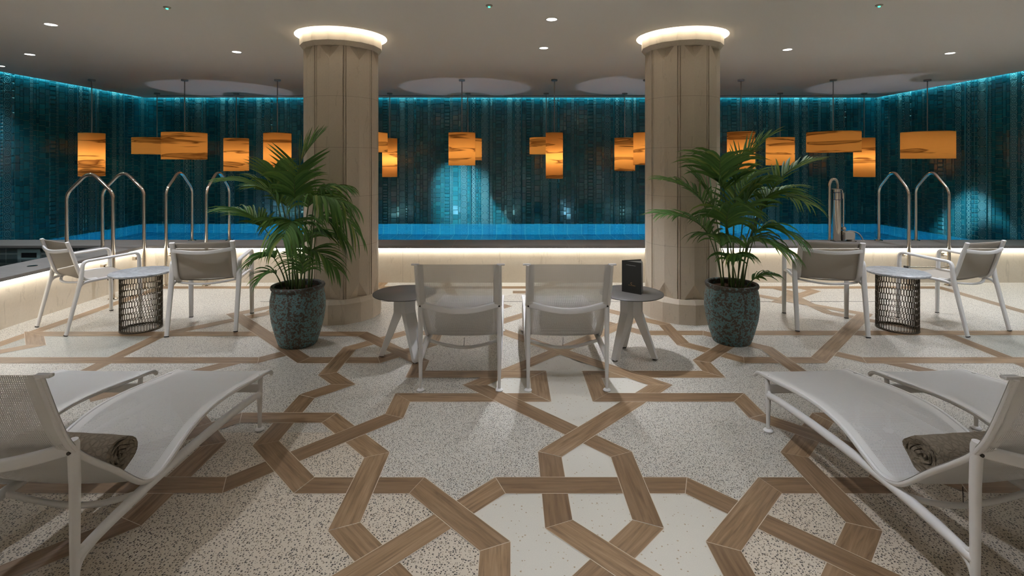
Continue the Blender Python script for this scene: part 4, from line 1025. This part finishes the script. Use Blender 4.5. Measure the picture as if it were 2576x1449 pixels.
potted_palm((2.055, 4.70), 'palm in a mottled turquoise pot before the right column', [
    ((.02, .02), (1850, 462, .0), (1925, 350, .0), .27, .15, 14),
    ((-.04, -.05), (1814, 470, -.10), (1812, 400, -.26), .32, .6, 16, .032),
    ((-.08, .02), (1775, 525, .02), (1680, 455, -.05), .27, .3, 14),
    ((-.10, -.04), (1786, 600, -.05), (1672, 540, -.15), .28, .35, 14),
    ((.09, .03), (1940, 480, .05), (2035, 405, .1), .24, .2, 13),
    ((.08, .0), (1918, 510, .08), (2028, 510, .1), .30, .55, 15),
    ((.09, -.04), (1900, 590, .0), (2000, 595, -.12), .28, .7, 14),
    ((.07, -.07), (1876, 625, -.12), (1978, 628, -.26), .30, .7, 14),
    ((.12, -.03), (1893, 705, -.05), (1938, 690, -.06), .15, .5, 7),
    ((.02, -.08), (1842, 660, -.12), (1862, 640, -.30), .20, .9, 10),
    ((.05, -.02), (1872, 530, -.05), (1915, 465, -.10), .28, .6, 14),
    ((.04, .07), (1846, 540, .15), (1895, 440, .26), .26, .4, 13),
    ((.0, -.06), (1830, 575, -.15), (1838, 520, -.32), .28, .9, 14),
    ((-.05, .05), (1800, 540, .1), (1755, 450, .18), .26, .3, 13),
    ((.07, .05), (1900, 540, .12), (1985, 470, .2), .26, .5, 13),
    ((-.02, .0), (1822, 480, .0), (1868, 405, -.04), .30, .3, 14),
    ((-.02, -.05), (1815, 620, -.1), (1790, 590, -.24), .24, .8, 12)], 5)
# ------------------------------------------------------------------ light
def spot(name, loc, energy, size, blend, color, aim=(0, 0, -1), soft=.05):
    L = bpy.data.lights.new(name, 'SPOT'); L.energy = energy; L.spot_size = math.radians(size); L.spot_blend = blend; L.color = color[:3]; L.shadow_soft_size = soft
    o = bpy.data.objects.new(name, L); col.objects.link(o); o.location = loc
    o.rotation_euler = V(aim).to_track_quat('-Z', 'Y').to_euler(); return o
def area(name, loc, aim, sx, sy, energy, color):
    L = bpy.data.lights.new(name, 'AREA'); L.shape = 'RECTANGLE'; L.size = sx; L.size_y = sy; L.energy = energy; L.color = color[:3]
    o = bpy.data.objects.new(name, L); col.objects.link(o); o.location = loc; o.rotation_euler = V(aim).to_track_quat('-Z', 'Y').to_euler(); return o
WARM = (.955, 1.0, 1.11)
for (x, y, *_), e in zip(dl, (120, 110, 60, 115, 230, 110, 115, 145)): spot('downlight_beam', (x, y, CEIL - .03), e, 76 if abs(x) < 1 else 116, .75, WARM, soft=.045)
for x, y, e in ((.394, 3.45, 36), (.394, 2.2, 130), (-3.45, 3.3, 105), (4.0, 3.3, 105), (-3.4, 1.0, 26), (4.0, 1.0, 20), (.394, .6, 70), (5.8, 4.6, 130), (.394, -1.1, 560), (-3.4, -1.3, 560), (4.0, -1.3, 560)): spot('downlight_beam', (x, y, CEIL - .03), e, 76 if abs(x) < 1 and y > 0 else 92 if y < 0 else 116, .75, WARM, soft=.045)  # unseen lamps; those behind the camera added to brighten the ceiling by bounce
# narrow beams washing the tiles
spot('wall_beam', (-2.2, 9.0, CEIL - .03), 1500, 34, 1.0, (.80, .95, 1), (1.40, 1.7, -2.42), soft=.03)
spot('wall_beam', (XR - .82, 8.45, CEIL - .03), 1000, 50, .25, (.80, .95, 1), soft=.03)
# underwater lamps
for x in (-6, -3, 0, 3, 6): area('underwater_lamp', (x, 7.53, -.35), (0, 1, -.08), .5, .25, 95, (.38, .93, .96))
# added spots just above the water, in place of pool beams on the ceiling
for x, y in ((-5.4, 9.5), (-.83, 9.3), (2.35, 9.0), (6.6, 8.9)): spot('pool_upbeam_fill', (x, y, .40), 26, 50, .12, (.82, .84, 1), (0, 0, 1), .02)
for x in (-6.5, -4, -1.5, 1.5, 4, 6.5): spot('pool_wall_fill', (x, 7.66, .42), 7, 130, .8, (.25, .72, 1), (0, 1, .32), .03)  # added unseen fill spots above the water, tinting the lower wall blue
w_ = bpy.data.worlds.new('world'); sc.world = w_; w_.use_nodes = True
w_.node_tree.nodes['Background'].inputs[0].default_value = (.9, .92, 1, 1); w_.node_tree.nodes['Background'].inputs[1].default_value = .05

cam = bpy.data.cameras.new('camera'); co = bpy.data.objects.new('camera', cam); col.objects.link(co)
co.location = (0, 0, 1.65); co.rotation_euler = (PI / 2, 0, 0)
cam.sensor_width = 36; cam.lens = 1270 / 2576 * 36; cam.shift_x = (1288 - 1285) / 2576; cam.shift_y = -(724.5 - 412) / 2576; cam.clip_start = .02
sc.camera = co
vs = sc.view_settings
sc.display_settings.display_device = 'sRGB'
vs.view_transform = 'Standard'; vs.look = 'None'; vs.exposure = 0.2; vs.gamma = 1.0; vs.use_curve_mapping = False
cy = sc.cycles
cy.use_denoising = True; cy.use_adaptive_sampling = True; cy.adaptive_threshold = .02; cy.caustics_reflective = False; cy.caustics_refractive = False
cy.max_bounces = 7; cy.diffuse_bounces = 4; cy.glossy_bounces = 3; cy.transmission_bounces = 4; cy.transparent_max_bounces = 10
cy.sample_clamp_indirect = 10.0
cy.use_light_tree = False
